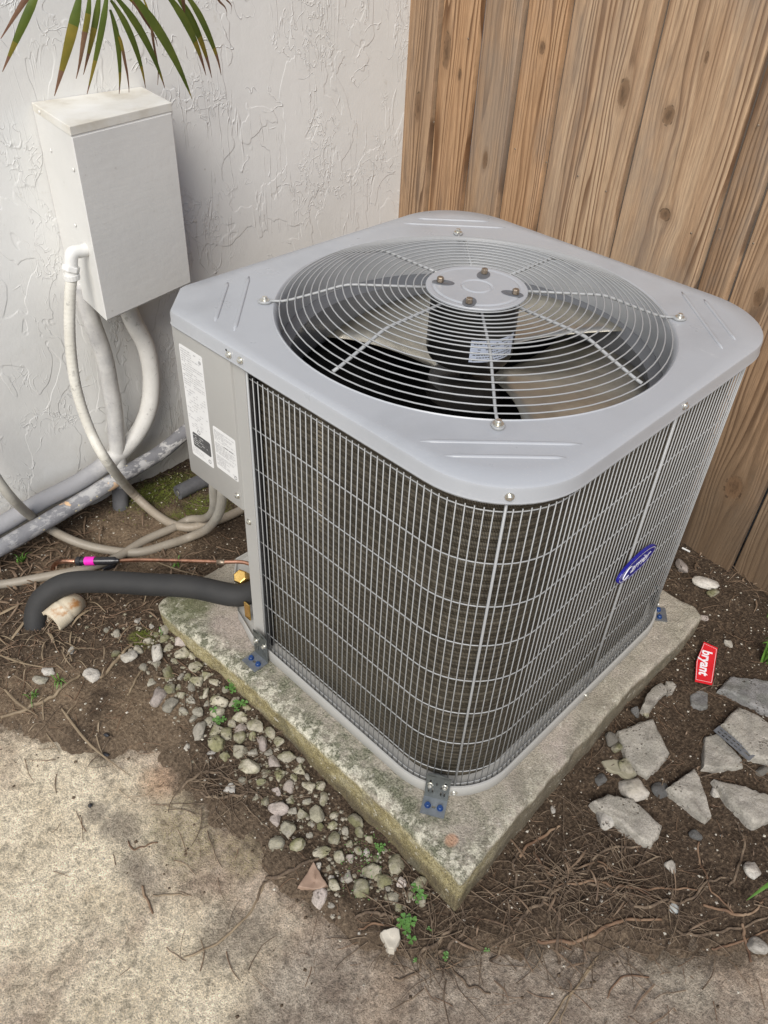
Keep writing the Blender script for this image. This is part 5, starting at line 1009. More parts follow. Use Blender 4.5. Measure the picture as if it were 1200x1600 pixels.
def slab_chunk(poly, h, mat, label, tilt=(0, 0), name='concrete_chunk', z=0, cat='rubble'):
    """angular broken slab: irregular outline, thickness h, rough broken rim"""
    cx = sum(p[0] for p in poly) / len(poly); cy = sum(p[1] for p in poly) / len(poly)
    P = []
    for i, p in enumerate(poly):
        q = poly[(i + 1) % len(poly)]; L_ = hypot(q[0] - p[0], q[1] - p[1]); k = max(2, int(L_ / .007))
        for j in range(k):
            t = j / k; x, y = p[0] + (q[0] - p[0]) * t, p[1] + (q[1] - p[1]) * t
            d = .0028 * fb(x, y, 70, 3, cx) if j else 0; P.append((x - cx + d, y - cy + d * .7))
    n = len(P); V = []; F = []; lev = [(1.05, -h * 1.6), (1.03, -h * .5), (1.0, 0), (.99, h * .35), (.975, h * .65), (.955, h * .85), (.90, h * .97), (.82, h), (.6, h), (.3, h), (.08, h)]
    for s, z_ in lev:
        for x, y in P:
            zz = z_ + (.0042 * fb(x * s + cx, y * s + cy, 22, 4, 3) if z_ > 0 else 0) + x * tilt[0] + y * tilt[1]
            j = .0016 * fb(x + cx, y + cy + z_, 120, 2, 1); V.append((x * s + j, y * s + j, zz))
    for k in range(len(lev) - 1):
        for i in range(n): j = (i + 1) % n; F.append((k * n + i, k * n + j, (k + 1) * n + j, (k + 1) * n + i))
    F.append(tuple((len(lev) - 1) * n + i for i in range(n)))
    ar = sum(P[i][0] * P[(i + 1) % n][1] - P[(i + 1) % n][0] * P[i][1] for i in range(n))
    if ar < 0: F = [tuple(reversed(f)) for f in F]
    o = MB().add(V, F).build(name, M[mat], auto=45, loc=(cx, cy, soil_h(cx, cy) + z)); return tag(o, label, cat)
for poly, h, mat, lab, tl, z in [([(0.5615, -0.0967), (0.5987, -0.0852), (0.6362, -0.0854), (0.6603, -0.0911), (0.6573, -0.1072), (0.645, -0.1161), (0.6161, -0.1117), (0.5744, -0.1142), (0.5617, -0.1051)], 0.022, 'rubble', 'knobbly grey elongated chunk near the pad edge below the red name plate', (0, 0), 0), ([(0.6514, -0.1037), (0.6704, -0.0971), (0.6845, -0.109), (0.678, -0.1224), (0.6558, -0.1255), (0.6402, -0.1205)], 0.02, 'rubble', 'small pale lump touching the upper end of the knobbly chunk', (0, 0), 0), ([(0.6827, -0.1566), (0.7087, -0.1617), (0.7272, -0.1805), (0.6809, -0.2053), (0.6645, -0.1968), (0.6604, -0.1718)], 0.014, 'rubble_grey', 'small squarish grey chunk just below the red name plate', (0, 0), 0), ([(0.471, -0.0879), (0.5291, -0.1126), (0.5552, -0.1301), (0.5352, -0.1586), (0.5052, -0.2042), (0.4666, -0.2049), (0.424, -0.1991), (0.4208, -0.1719), (0.4295, -0.1367)], 0.028, 'rubble', 'block shaped concrete chunk beside the right pad edge', (0.12, 0), 0), ([(0.3947, -0.1026), (0.4178, -0.1152), (0.4393, -0.1563), (0.4215, -0.1782), (0.3951, -0.1761), (0.3946, -0.1468), (0.3838, -0.1209)], 0.01, 'pebble', 'flat greenish stone below the block shaped chunk', (0, 0), 0), ([(0.7329, -0.1974), (0.7922, -0.1986), (0.8174, -0.2298), (0.8538, -0.2745), (0.7579, -0.3189), (0.7461, -0.27), (0.7437, -0.234)], 0.022, 'rubble_grey', 'flat broken slab at the right edge, topmost of the two large ones', (0, 0), 0), ([(0.6465, -0.2487), (0.7241, -0.2534), (0.7324, -0.2963), (0.7328, -0.337), (0.6407, -0.3802), (0.614, -0.3342), (0.6379, -0.2714)], 0.026, 'rubble', 'large broken slab behind the perforated metal strip', (0, 0), 0.0), ([(0.5237, -0.2726), (0.6004, -0.2367), (0.6363, -0.2542), (0.606, -0.3261), (0.5899, -0.3368), (0.55, -0.305)], 0.016, 'rubble', 'flat broken slab in front of the perforated metal strip', (0, 0), 0), ([(0.4258, -0.24), (0.514, -0.26), (0.5064, -0.2775), (0.4424, -0.3425), (0.4249, -0.339), (0.4241, -0.2764)], 0.026, 'rubble', 'triangular concrete chunk with a pointed lower tip', (0.0, 0.1), 0), ([(0.5136, -0.3007), (0.5441, -0.3522), (0.5588, -0.3954), (0.5699, -0.4137), (0.5208, -0.437), (0.4785, -0.4128), (0.4882, -0.3496)], 0.026, 'rubble', 'long wedge shaped slab at the right edge below the metal strip', (0, 0), 0), ([(0.2862, -0.1424), (0.3228, -0.158), (0.3587, -0.2033), (0.3546, -0.2418), (0.3498, -0.2799), (0.3238, -0.2854), (0.2984, -0.2859), (0.2887, -0.2671), (0.2885, -0.2117), (0.284, -0.1625)], 0.026, 'rubble', 'long concrete chunk leaning on a cream stone, nearest the root tangle', (0, 0.05), 0.006)]: slab_chunk(poly, h, mat, lab, tl, z=z - .005)
slab_chunk([(-0.2672, 0.1612), (-0.2138, 0.1748), (-0.2237, 0.1221), (-0.2395, 0.1269)], .007, 'shard', 'flat brown triangular tile shard at the edge of the pebbles', (.1, .1), 'tile_shard', .006, 'tile')
slab_chunk([(-0.2119, -0.0113), (-0.2, -0.0148), (-0.181, -0.0317), (-0.1925, -0.0461), (-0.2149, -0.0511), (-0.2217, -0.0429)], .010, 'pebble_white', 'white triangular stone beside the clover at the front', (.1, .0), 'white_stone', .004, 'stone')

# ------------------------------------------------------------------ lost things on the soil
# red name tag
tg = empty('red_tag', (0.7817, -0.1395, -0.0411)); tag(tg, 'small red name plate with white lettering lying on the soil by the pad', 'name plate')
tp = [Vector(p) for p in [(0.8426, -0.1037, -0.0382), (0.8489, -0.1374, -0.038), (0.7361, -0.1817, -0.044), (0.7171, -0.1475, -0.0454), (0.7727, -0.1205, -0.0417)]]
cT = sum(tp, Vector()) / len(tp); nrm = (tp[1] - tp[0]).cross(tp[2] - tp[0]).normalized(); nrm = nrm if nrm.z > 0 else -nrm
n = len(tp); V = tp + [p - nrm * .002 for p in tp]
par(MB().add(V, [tuple(range(n)), tuple(range(2 * n - 1, n - 1, -1))] + [(i, n + i, n + (i + 1) % n, (i + 1) % n) for i in range(n)]).build('plate', M['red']), tg)
tx = Vector((-0.0881, -0.0347, -0.0051)); tx = (tx - nrm * tx.dot(nrm)).normalized(); ty = nrm.cross(tx)
MT = Matrix((tx, ty, nrm)).transposed().to_4x4(); MT.translation = cT + nrm * .0006
par(text_mesh('tag_lettering', 'bryant', .033, M['white'], None, MT, 0, .0002, .0009, .95), tg)
for i in range(n):
    a, b = tp[i].lerp(cT, .09), tp[(i + 1) % n].lerp(cT, .09); L_ = (b - a).length; k = int(L_ / .004)
    mb = MB(); d = (b - a).normalized(); s_ = d.cross(nrm) * .00045
    for j in range(k):
        p, q = a.lerp(b, j / k), a.lerp(b, (j + .8) / k); mb.add([p - s_ + nrm * .0005, q - s_ + nrm * .0005, q + s_ + nrm * .0005, p + s_ + nrm * .0005], [(0, 1, 2, 3)])
    par(mb.build('tag_border', M['white']), tg)
# loose perforated strip on the rubble
hs = [(x, x + .007, z, z + .0035) for z in (.004, .0125) for x in (-.040, -.029, -.018, -.007, .004, .015)] + [(.028, .040, .008, .012)]
mb = plate_cells(.094, .0205, 0, 0, hs, .002)
st = mb.build('perforated_strip', M['bracket_lit']); tag(st, 'grey perforated metal strip lying loose on the broken concrete', 'metal strip')
sa, sb = Vector((0.6257, -0.2272, -0.0487)), Vector((0.6061, -0.34, -0.0505)); d = sb - sa
st.matrix_world = Matrix.Translation((sa + sb) / 2 + Vector((-.005, -.008, .002))) @ Matrix.Rotation(atan2(d.y, d.x), 4, 'Z') @ Matrix.Rotation(-pi / 2 + .12, 4, 'X')
# glass disc
gd = MB().add(*lathe([(0, .0), (.010, 0), (.0105, .002), (.008, .0035), (0, .003)], 24)).build('glass_disc', mottled('dull_glass', [(.4, .42, .4), (.5, .52, .5)], 60, .15), smooth=True)
p = (0.2277, -0.3795, -0.109); gd.location = (p[0], p[1], soil_h(p[0], p[1]) + .002); tag(gd, 'small dull glass disc half buried in the soil', 'glass disc')
for (p, sc_, lab) in (((-0.3645, 0.6872, -0.0676), 1.0, 'crumpled black plastic scrap at the edge of the soil'), ((-0.3866, 0.653, -0.0704), 1.15, 'second black plastic scrap just below the other one, on the path edge'), ((-0.4709, 0.5735, -0.0775), .85, 'black plastic scrap lying alone on the pale concrete path')):
    o = bpy.data.objects.new('plastic_scrap', stone_me(int(sc_ * 20), 1, 'plastic')); C.objects.link(o); o.location = (p[0], p[1], max(soil_h(p[0], p[1]), conc_h(p[0], p[1])) + .004); o.scale = (.010 * sc_, .0065 * sc_, .004); o.rotation_euler = (.5, .2, 1.2 * sc_ + .6); tag(o, lab, 'plastic scrap')
c_off = mottled('offcut_plastic', [(.6, .6, .58), (.7, .7, .68)], 30, .4)
ct = MB().add(*tube([(1.1118, 0.1063, -0.026), (1.1133, 0.0832, -0.026)], .0026, 8)).build('white_offcut', c_off); tag(ct, 'short white offcut on the soil behind the condenser by the fence', 'offcut')

# surface helper: the higher of soil and path
def top(x, y): return max(soil_h(x, y), conc_h(x, y) if x < .65 and y < 1.38 else -9)
def on(p, dz=0): return Vector((p[0], p[1], top(p[0], p[1]) + dz))
def root(pts, r, label, mat='root', taper=.75, name='root', cat='root', group=None, lift=.6, wig=.006):
    P = spline([on(p) for p in pts], 8); n = len(P); sd_ = rs.uniform(0, 99)
    P = [Vector((p.x + wig * noise.noise(Vector((i * .22, sd_, 0))), p.y + wig * noise.noise(Vector((i * .22, sd_, 7))), 0)) for i, p in enumerate(P)]
    P = [on(p, r * lift + .003 * noise.noise(Vector((i * .3, sd_, 3)))) for i, p in enumerate(P)]
    o = MB().add(*tube(P, lambda i, m: r * (1 - taper * abs(i / m - .35) ** 1.5) * (1 + .2 * noise.noise(Vector((i * .5, sd_, 1)))), 8)).build(name, M[mat], smooth=True); return tag(o, label, cat, group)
for pts, r, lab, mat, grp in [([(0.096, -0.1879), (0.1344, -0.2173), (0.1663, -0.2462), (0.1778, -0.2784), (0.2123, -0.315), (0.2618, -0.3617), (0.2871, -0.3894)], 0.0041, 'long reddish brown root running left to right across the tangle', 'twig', None), ([(0.1495, -0.2323), (0.1646, -0.2622), (0.1743, -0.2952), (0.1814, -0.3339), (0.2254, -0.3641), (0.26, -0.3907), (0.2978, -0.3973), (0.3194, -0.4017), (0.3521, -0.4233)], 0.0048, 'pale root dipping in a bow then rising to the right', 'root', None), ([(-0.0142, -0.1821), (0.0136, -0.1815), (0.0509, -0.1898), (0.099, -0.1909), (0.1514, -0.1952), (0.183, -0.2148)], 0.0051, 'thick root rising from the lower left of the tangle', 'root', None), ([(0.0476, -0.1922), (0.0918, -0.2013), (0.163, -0.213), (0.2235, -0.2185), (0.2686, -0.2505), (0.3053, -0.2829)], 0.0047, 'grey root arching up to the long concrete chunk', 'root', None), ([(0.1482, -0.2281), (0.1885, -0.2566), (0.2399, -0.2785), (0.2981, -0.307)], 0.0038, 'straight root pointing up right towards the white stone', 'root', None), ([(0.2025, -0.2221), (0.2071, -0.2694), (0.208, -0.3177), (0.2236, -0.3651)], 0.0031, 'thin root crossing the tangle downwards to the right', 'twig', None), ([(-0.0076, -0.2788), (0.0176, -0.2563), (0.0498, -0.2336), (0.0905, -0.2174), (0.1202, -0.2119)], 0.0053, 'upright thick root stub at the left of the tangle', 'root', None), ([(0.0959, -0.1031), (0.143, -0.1057), (0.1797, -0.1167), (0.2103, -0.1246)], 0.005, 'reddish root curving away from the pad edge', 'twig', None), ([(0.1269, -0.115), (0.1127, -0.1444), (0.1129, -0.181)], 0.0047, 'short forked root below the reddish one', 'twig', None), ([(0.02, -0.1481), (0.0581, -0.1268), (0.0796, -0.0993), (0.1062, -0.1007)], 0.0044, 'dark root climbing beside the pad edge', 'root', None), ([(-0.0054, -0.226), (0.0264, -0.2623), (0.0573, -0.2847), (0.1103, -0.3073), (0.1525, -0.3328), (0.1931, -0.3737)], 0.0058, 'flat split reddish brown root in front of the tangle', 'twig', None), ([(0.1976, -0.4031), (0.2164, -0.4329), (0.2576, -0.4639), (0.2886, -0.4872), (0.342, -0.5169)], 0.0044, 'dark root lying along the path edge at right', 'root', None), ([(0.3411, -0.4359), (0.3677, -0.4335), (0.4137, -0.4259), (0.4548, -0.405), (0.478, -0.3765)], 0.0043, 'long dark arched root at right, above the leafy sprig', 'root', None), ([(0.2749, -0.4145), (0.2908, -0.442), (0.3057, -0.4742), (0.32, -0.4888), (0.3577, -0.4964)], 0.0045, 'forked brown twig at the right edge of the tangle', 'twig', None), ([(0.2968, -0.4874), (0.2739, -0.5075), (0.2495, -0.5301)], 0.0049, 'grey brown twig leaning over the white knobbly stone', 'twig', None), ([(0.3832, -0.3503), (0.3436, -0.3722), (0.3087, -0.4144), (0.3028, -0.4712)], 0.0034, 'thin root dropping from the flat grey stone', 'twig', None), ([(0.2184, -0.4671), (0.2535, -0.492), (0.32, -0.5275)], 0.0036, 'tan twig lying on the path at the far right', 'twig', None), ([(0.0939, -0.4094), (0.0527, -0.3762), (0.0071, -0.3733)], 0.0028, 'thin dark twig curled on the path', 'twig', None), ([(-0.5072, 0.8844), (-0.4576, 0.8656), (-0.4125, 0.8554), (-0.3705, 0.8566), (-0.3242, 0.8633)], 0.0065, 'long dry stalk lying at the left edge of the soil', 'straw', None), ([(-0.2982, 0.8236), (-0.2504, 0.8385), (-0.2189, 0.8528), (-0.1883, 0.8648)], 0.0062, 'curled dry stem left of the pebbles', 'straw', None), ([(-0.2735, 0.7465), (-0.2369, 0.7692), (-0.2077, 0.7881)], 0.0041, 'short dark stem standing among the left pebbles', 'straw', None), ([(-0.3313, 0.4857), (-0.2946, 0.4851), (-0.2598, 0.4805), (-0.2362, 0.4598), (-0.224, 0.4165), (-0.2041, 0.3731)], 0.0048, 'looping root over the tangle left of the pebbles', 'root', None), ([(-0.292, 0.4509), (-0.2811, 0.4287), (-0.2496, 0.3976), (-0.2102, 0.369), (-0.1963, 0.3156)], 0.0048, 'pale straight root below the left tangle', 'root', None), ([(-0.301, 0.221), (-0.2682, 0.202), (-0.2295, 0.1891), (-0.202, 0.1753)], 0.006, 'thick root next to the brown tile shard', 'root', None), ([(-0.3409, 0.1973), (-0.3199, 0.2106), (-0.3006, 0.2149), (-0.2678, 0.1959)], 0.0037, 'root curling down onto the path from the tile shard', 'root', None), ([(-0.1799, -0.085), (-0.1488, -0.0943), (-0.1141, -0.0959), (-0.0904, -0.0861)], 0.005, 'greenish root behind the clover at the pad corner', 'root', None), ([(-0.2492, -0.0859), (-0.2277, -0.092), (-0.1989, -0.1025), (-0.1728, -0.0919)], 0.0035, 'root running down onto the path below the clover', 'root', None), ([(-0.1628, -0.1069), (-0.1344, -0.1136), (-0.1025, -0.118), (-0.0774, -0.118)], 0.005, 'forked grey root to the right of the clover', 'root', None), ([(-0.154, -0.1412), (-0.1591, -0.1764), (-0.1479, -0.1972), (-0.1395, -0.2201)], 0.0035, 'root trailing over the path right of the clover', 'root', None), ([(-0.0973, -0.1862), (-0.0684, -0.1885), (-0.037, -0.1818), (0.0125, -0.1408)], 0.0043, 'root climbing towards the tangle from the clover', 'root', None), ([(-0.2256, 0.0449), (-0.1966, 0.028), (-0.1788, 0.0052), (-0.1668, -0.023)], 0.0051, 'root lying over the soil under the last pebbles', 'root', None), ([(-0.2333, 0.0252), (-0.2046, 0.0083), (-0.1826, -0.0213)], 0.0036, 'thin root just under the last pebbles', 'twig', None), ([(-0.4995, 0.2094), (-0.4491, 0.1917), (-0.3869, 0.1871), (-0.3277, 0.2041), (-0.3034, 0.2148)], 0.0035, 'long dry split stem lying on the pale path', 'straw', None), ([(-0.4842, 0.3674), (-0.4882, 0.3439), (-0.4926, 0.3117)], 0.0037, 'short reddish dry leaf strip on the grey stain of the path', 'twig', None), ([(-0.4755, 0.3418), (-0.4491, 0.3176), (-0.4225, 0.2933)], 0.002, 'straight pink brown straw on the path', 'straw', None), ([(-0.4529, 0.4611), (-0.4587, 0.4406), (-0.4355, 0.4317), (-0.4127, 0.4216)], 0.0026, 'small hooked twig on the path near the grey stain', 'twig', None), ([(0.0607, -0.3251), (-0.0197, -0.3225), (-0.0794, -0.3222), (-0.1163, -0.321)], 0.0029, 'long tan pine needle pair running off the lower edge', 'straw', None), ([(0.0545, -0.3221), (-0.0458, -0.3264), (-0.0912, -0.3387)], 0.0022, 'second tan needle beside the long pair at the lower edge', 'straw', None)]: root(pts, r * .66, lab, mat, group=grp)
def blade_strip(pts, w, mat):
    P = spline(pts, 6); V = []; F = []; n = len(P)
    for i, p in enumerate(P):
        d = (P[min(i + 1, n - 1)] - P[max(i - 1, 0)]).normalized(); s = d.cross(Vector((0, 0, 1))); s = s.normalized() if s.length > .01 else Vector((1, 0, 0))
        k = w * (1 - (i / (n - 1)) ** 2.2) * min(1, .5 + i * .15) + .0002; V += [p - s * k, p + Vector((0, 0, k * .35)), p + s * k]
    for i in range(n - 1):
        for a in (0, 1): F.append((3 * i + a, 3 * i + a + 1, 3 * i + a + 4, 3 * i + a + 3))
    return V, F
for p, q, w_, lab in [((-0.402, 0.8075), (-0.3733, 0.568), 0.0026, 'long yellow dry blade lying over the soil and path at left'), ((-0.4332, 1.0413), (-0.3608, 0.9187), 0.0027, 'dry tan blade at the left edge above two pebbles'), ((-0.3767, 1.1617), (-0.3141, 1.1542), 0.0048, 'wide dry strip at the left edge under the black line'), ((-0.4692, 0.9395), (-0.4479, 0.8265), 0.0026, 'pale dry blade at the left edge above the path'), ((-0.3909, 1.0641), (-0.3148, 1.119), 0.0037, 'brown dry strip standing by the black line'), ((0.0077, 1.0758), (0.0846, 0.9217), 0.0021, 'thin straw behind the black line'), ((-0.3241, 0.9852), (-0.32, 1.0371), 0.0037, 'curled straw below the plastic elbow'), ((-0.2115, 1.0232), (-0.2701, 1.0049), 0.0039, 'dry strip leaning on the plastic elbow')]:
    a, b = on(p, .006), on(q, .004); m_ = (a + b) / 2; m_ = on(m_, .010); dd = (b - a).cross(Vector((0, 0, 1))) * .06
    o = MB().add(*blade_strip([a, m_ + dd, b], w_, 0)).build('dry_blade', M['straw'], smooth=True); tag(o, lab, 'dry grass blade')

# ------------------------------------------------------------------ small plants
def clover(p, size, label, n, seed):
    rg = random.Random(seed); o = empty('clover_plant', tuple(on(p))); tag(o, label, 'weed'); base = on(p)
    for k in range(n):
        a = rg.uniform(0, 2 * pi); d = rg.uniform(.15, 1) * size; h = rg.uniform(.5, 1.1) * .018
        c = on((p[0] + d * cos(a), p[1] + d * sin(a)), h)
        par(MB().add(*tube(spline([base, (base + c) / 2 + Vector((0, 0, .004)), c], 4), .0006, 5)).build('stalk', M['clover'], smooth=True), o)
        mb = MB(); rot = rg.uniform(0, 2); lf = size * rg.uniform(.34, .5)
        for j in range(3):
            b = rot + j * 2.0944; u = Vector((cos(b), sin(b), .12)); v = Vector((-sin(b), cos(b), 0)); 
            out = [(0, 0), (.35, .28), (.75, .5), (1.0, .42), (1.06, .2), (.95, 0), (1.06, -.2), (1.0, -.42), (.75, -.5), (.35, -.28)]
            V = [c + (u * x + v * y) * lf + Vector((0, 0, -.18 * abs(y) * lf)) for x, y in out] + [c + u * .5 * lf + Vector((0, 0, -.0008))]
            mb.add(V, [(i, (i + 1) % 10, 10) for i in range(10)])
        par(mb.build('leaf', M['clover'], smooth=False), o)
for p, s_, n_, lab, sd_ in [((-0.174, -0.0405), 0.022, 7, 'bright green clover sprig beside the white triangular stone', 3), ((-0.1517, -0.1209), 0.011, 3, 'small green sprig on the roots right of the clover', 5), ((-0.0908, -0.1661), 0.009, 2, 'tiny leaf alone among the roots below the pad corner', 6), ((-0.1064, -0.0228), 0.022, 5, 'clover leaves against the foot of the pad near its front corner', 8), ((-0.1915, -0.0882), 0.008, 2, 'single round leaf just below the clover sprig', 9), ((-0.158, 0.5604), 0.018, 5, 'clover leaf cluster on the pebbles beside the left pad edge', 10), ((-0.104, 0.5535), 0.018, 6, 'clover sprig growing at the pad edge above the others', 12), ((-0.0791, 0.5978), 0.02, 6, 'leafy sprig at the pad edge, highest of the weeds beside it', 14), ((-0.1045, 0.0993), 0.012, 5, 'tiny seedling between pebbles in the middle of the strip', 15), ((-0.1357, -0.0696), 0.008, 2, 'dark leaf in the shade right of the clover sprig', 17)]: clover(p, s_, lab, n_, sd_)
def tuft(p, h, n, w, label, seed, spread=.5, z0=None, lean=(0, 0)):
    rg = random.Random(seed); b0 = on(p) if z0 is None else Vector((p[0], p[1], z0)); o = empty('grass_tuft', tuple(b0)); tag(o, label, 'grass')
    for k in range(n):
        a = rg.uniform(0, 2 * pi); L_ = h * rg.uniform(.55, 1.1); s = spread * rg.uniform(.2, 1.2); d = Vector((cos(a) + lean[0], sin(a) + lean[1], 0)) * L_ * s
        b = b0 + Vector((rg.gauss(0, .005), rg.gauss(0, .005), -.004))
        par(MB().add(*blade_strip([b, b + d * .4 + Vector((0, 0, L_ * .7)), b + d + Vector((0, 0, L_ * (.95 - s * .5)))], w, 0)).build('blade', M['grass'], smooth=True), o)
for a_ in [((-0.0984, 1.5028), 0.075, 22, 0.0016, 'fine green grass tuft against the foot of the stucco wall', 1, 0.45), ((1.1281, -0.1713), 0.11, 6, 0.005, 'green blades at the right edge below the fence', 2, 1.2, None, (-1.1, 0.2)), ((0.9056, -0.2328), 0.12, 8, 0.005, 'green blades at the right edge beside the red name plate', 3, 0.9, None, (-0.3, -0.6)), ((0.4185, -0.5), 0.05, 3, 0.005, 'single broad green leaf at the right edge near the roots', 4, 0.9, None, (-1.4, 0.1)), ((-0.4339, 0.8827), 0.03, 14, 0.0012, 'low green grass at the edge of the path on the left', 5, 0.9), ((-0.3699, 0.8722), 0.03, 12, 0.0012, 'low green grass beside the two pale pebbles at left', 6, 0.9), ((-0.113, 0.8469), 0.02, 10, 0.0012, 'tiny grass tuft near the left end of the pad', 7, 0.8), ((0.0507, 1.0193), 0.03, 10, 0.0015, 'short grass behind the black line near the pad', 8, 0.8), ((-0.2464, 1.3086), 0.04, 12, 0.0015, 'short green weeds under the pipes at left', 9, 0.9)]: tuft(*a_)

# ------------------------------------------------------------------ uncountable litter
rl = random.Random(5)
def zone(u):
    """random point over the soil, thinner on the path"""
    while True:
        x, y = rl.uniform(-.6, 1.2), rl.uniform(-.7, 1.39)
        if 0 < x + .06 and y > -.05 and x < .89 and y < .89: continue
        d = in_soil(x, y)
        if d > 0 or rl.random() < u * math.exp(d * 9): return x, y, d
def grit(n, r0, r1, mat, name, lab, u, nearpad=0):
    mb = MB(); oc = ([(1, 0, 0), (-1, 0, 0), (0, 1, 0), (0, -1, 0), (0, 0, .7), (0, 0, -.7)], [(0, 2, 4), (2, 1, 4), (1, 3, 4), (3, 0, 4), (2, 0, 5), (1, 2, 5), (3, 1, 5), (0, 3, 5)])
    for _ in range(n):
        x, y, d = zone(u); r = r0 + (r1 - r0) * rl.random() ** 3; a = rl.uniform(0, 3); z = top(x, y)
        mb.add([(x + r * rl.uniform(.7, 1.2) * (p[0] * cos(a) - p[1] * sin(a)), y + r * rl.uniform(.6, 1.1) * (p[0] * sin(a) + p[1] * cos(a)), z + r * p[2] * .8 + r * .2) for p in oc[0]], oc[1])
    tag(mb.build(name, M[mat]), lab, 'grit', kind='stuff')
grit(4000, .0009, .0042, 'speck', 'grit', 'pale grit and shell crumbs scattered over the dark soil', .25)
grit(7000, .0012, .0055, 'soil', 'soil_crumbs', 'brown soil crumbs scattered over the bed and the path edge', .3)
def litter(n, l0, l1, w, mat, name, lab, cat, u, pred=None, zup=.004):
    mb = MB()
    for _ in range(n):
        for _t in range(200):
            x, y, d = zone(u)
            if pred is None or rl.random() < pred(x, y, d): break
        L_ = rl.uniform(l0, l1); a = rl.uniform(0, 2 * pi); k = rl.uniform(-1, 1) * 1.1; P = []; q = Vector((x, y, 0)); zz = rl.uniform(.0005, zup)
        for i in range(6):
            q = q + Vector((cos(a), sin(a), 0)) * L_ / 5; a += k * .14 + rl.gauss(0, .14)
            if -.05 < q.x < .88 and -.05 < q.y < .88: break
            P.append(Vector((q.x, q.y, top(q.x, q.y) + zz + rl.uniform(0, .002))))
        if len(P) > 2: ww = w * rl.uniform(.5, 1.3); mb.add(*tube(P, lambda i, m: ww * (1 - .5 * i / m), 4, caps=False))
    tag(mb.build(name, M[mat]), lab, cat, kind='stuff')
litter(900, .012, .06, .0006, 'twig', 'root_fibres', 'fine brown root fibres and needles strewn over the soil', 'root litter', .08)
near = lambda c, r: (lambda x, y, d: math.exp(-((x - c[0]) ** 2 + (y - c[1]) ** 2) / r ** 2))
litter(240, .03, .13, .0011, 'root', 'root_mat', 'tangled brown roots matted in front of the pad corner', 'root litter', .4, near((0.1317, -0.2641, -0.1148), .13), .012)
litter(130, .03, .09, .0012, 'root', 'root_mat', 'tangled roots matted below the pebbles at left', 'root litter', .6, near((-0.2372, 0.4249, -0.0919), .06), .01)
litter(130, .03, .09, .0012, 'root', 'root_mat', 'tangled roots matted under the clover at the pad corner', 'root litter', .6, near((-0.1462, -0.0594, -0.118), .08), .01)
litter(210, .02, .09, .0010, 'twig', 'straw_litter', 'dry straw and leaf strips strewn below the pipes on the left', 'straw', .05, near((-0.3236, 1.0689, -0.056), .25), .005)
litter(120, .02, .06, .0008, 'twig', 'path_litter', 'scattered needles and root threads on the pale concrete path', 'root litter', 6, lambda x, y, d: 1 if d < 0 else .05)
def leaves(n, c, r, mat, lab, s0, s1, name):
    mb = MB()
    for _ in range(n):
        x, y = rl.gauss(c[0], r), rl.gauss(c[1], r * .6)
        if -.05 < x < .88 and -.05 < y < .88 or y > 1.4: continue
        z = top(x, y) + rl.uniform(0, .012); a = rl.uniform(0, 6.3); s = rl.uniform(s0, s1); u = Vector((cos(a), sin(a), rl.uniform(-.2, .9))); v = Vector((-sin(a), cos(a), rl.uniform(-.2, .4)))
        p = Vector((x, y, z)); mb.add([p, p + u * s + v * s * .35, p + u * s * 2, p + u * s - v * s * .35], [(0, 1, 2, 3)])
    tag(mb.build(name, M[mat]), lab, 'moss', kind='stuff')
leaves(700, (.75, -.35), .32, 'leafdry', 'brown crumbs of bark and dead leaf on the soil to the right', .002, .0055, 'leaf_crumbs')
leaves(500, (-0.2663, 0.9871, -0.056), .16, 'leafdry', 'brown crumbs of dead leaf on the soil to the left', .002, .006, 'leaf_crumbs')
def strips(n, c, r, l0, l1, w, mat, lab):
    mb = MB()
    for _ in range(n):
        x, y = rl.gauss(c[0], r), rl.gauss(c[1], r)
        a = rl.uniform(0, 6.3); L_ = rl.uniform(l0, l1); q = (x + L_ * cos(a), y + L_ * sin(a)); m_ = ((x + q[0]) / 2 + rl.gauss(0, .003), (y + q[1]) / 2 + rl.gauss(0, .003))
        if max(y, q[1]) > 1.39 or (-.09 < x < .9 and -.09 < y < .91): continue
        mb.add(*blade_strip([on((x, y), rl.uniform(.001, .01)), on(m_, rl.uniform(.004, .016)), on(q, rl.uniform(.001, .006))], w * rl.uniform(.5, 1.2), 0))
    tag(mb.build('leaf_litter', M[mat], smooth=True), lab, 'leaf litter', kind='stuff')
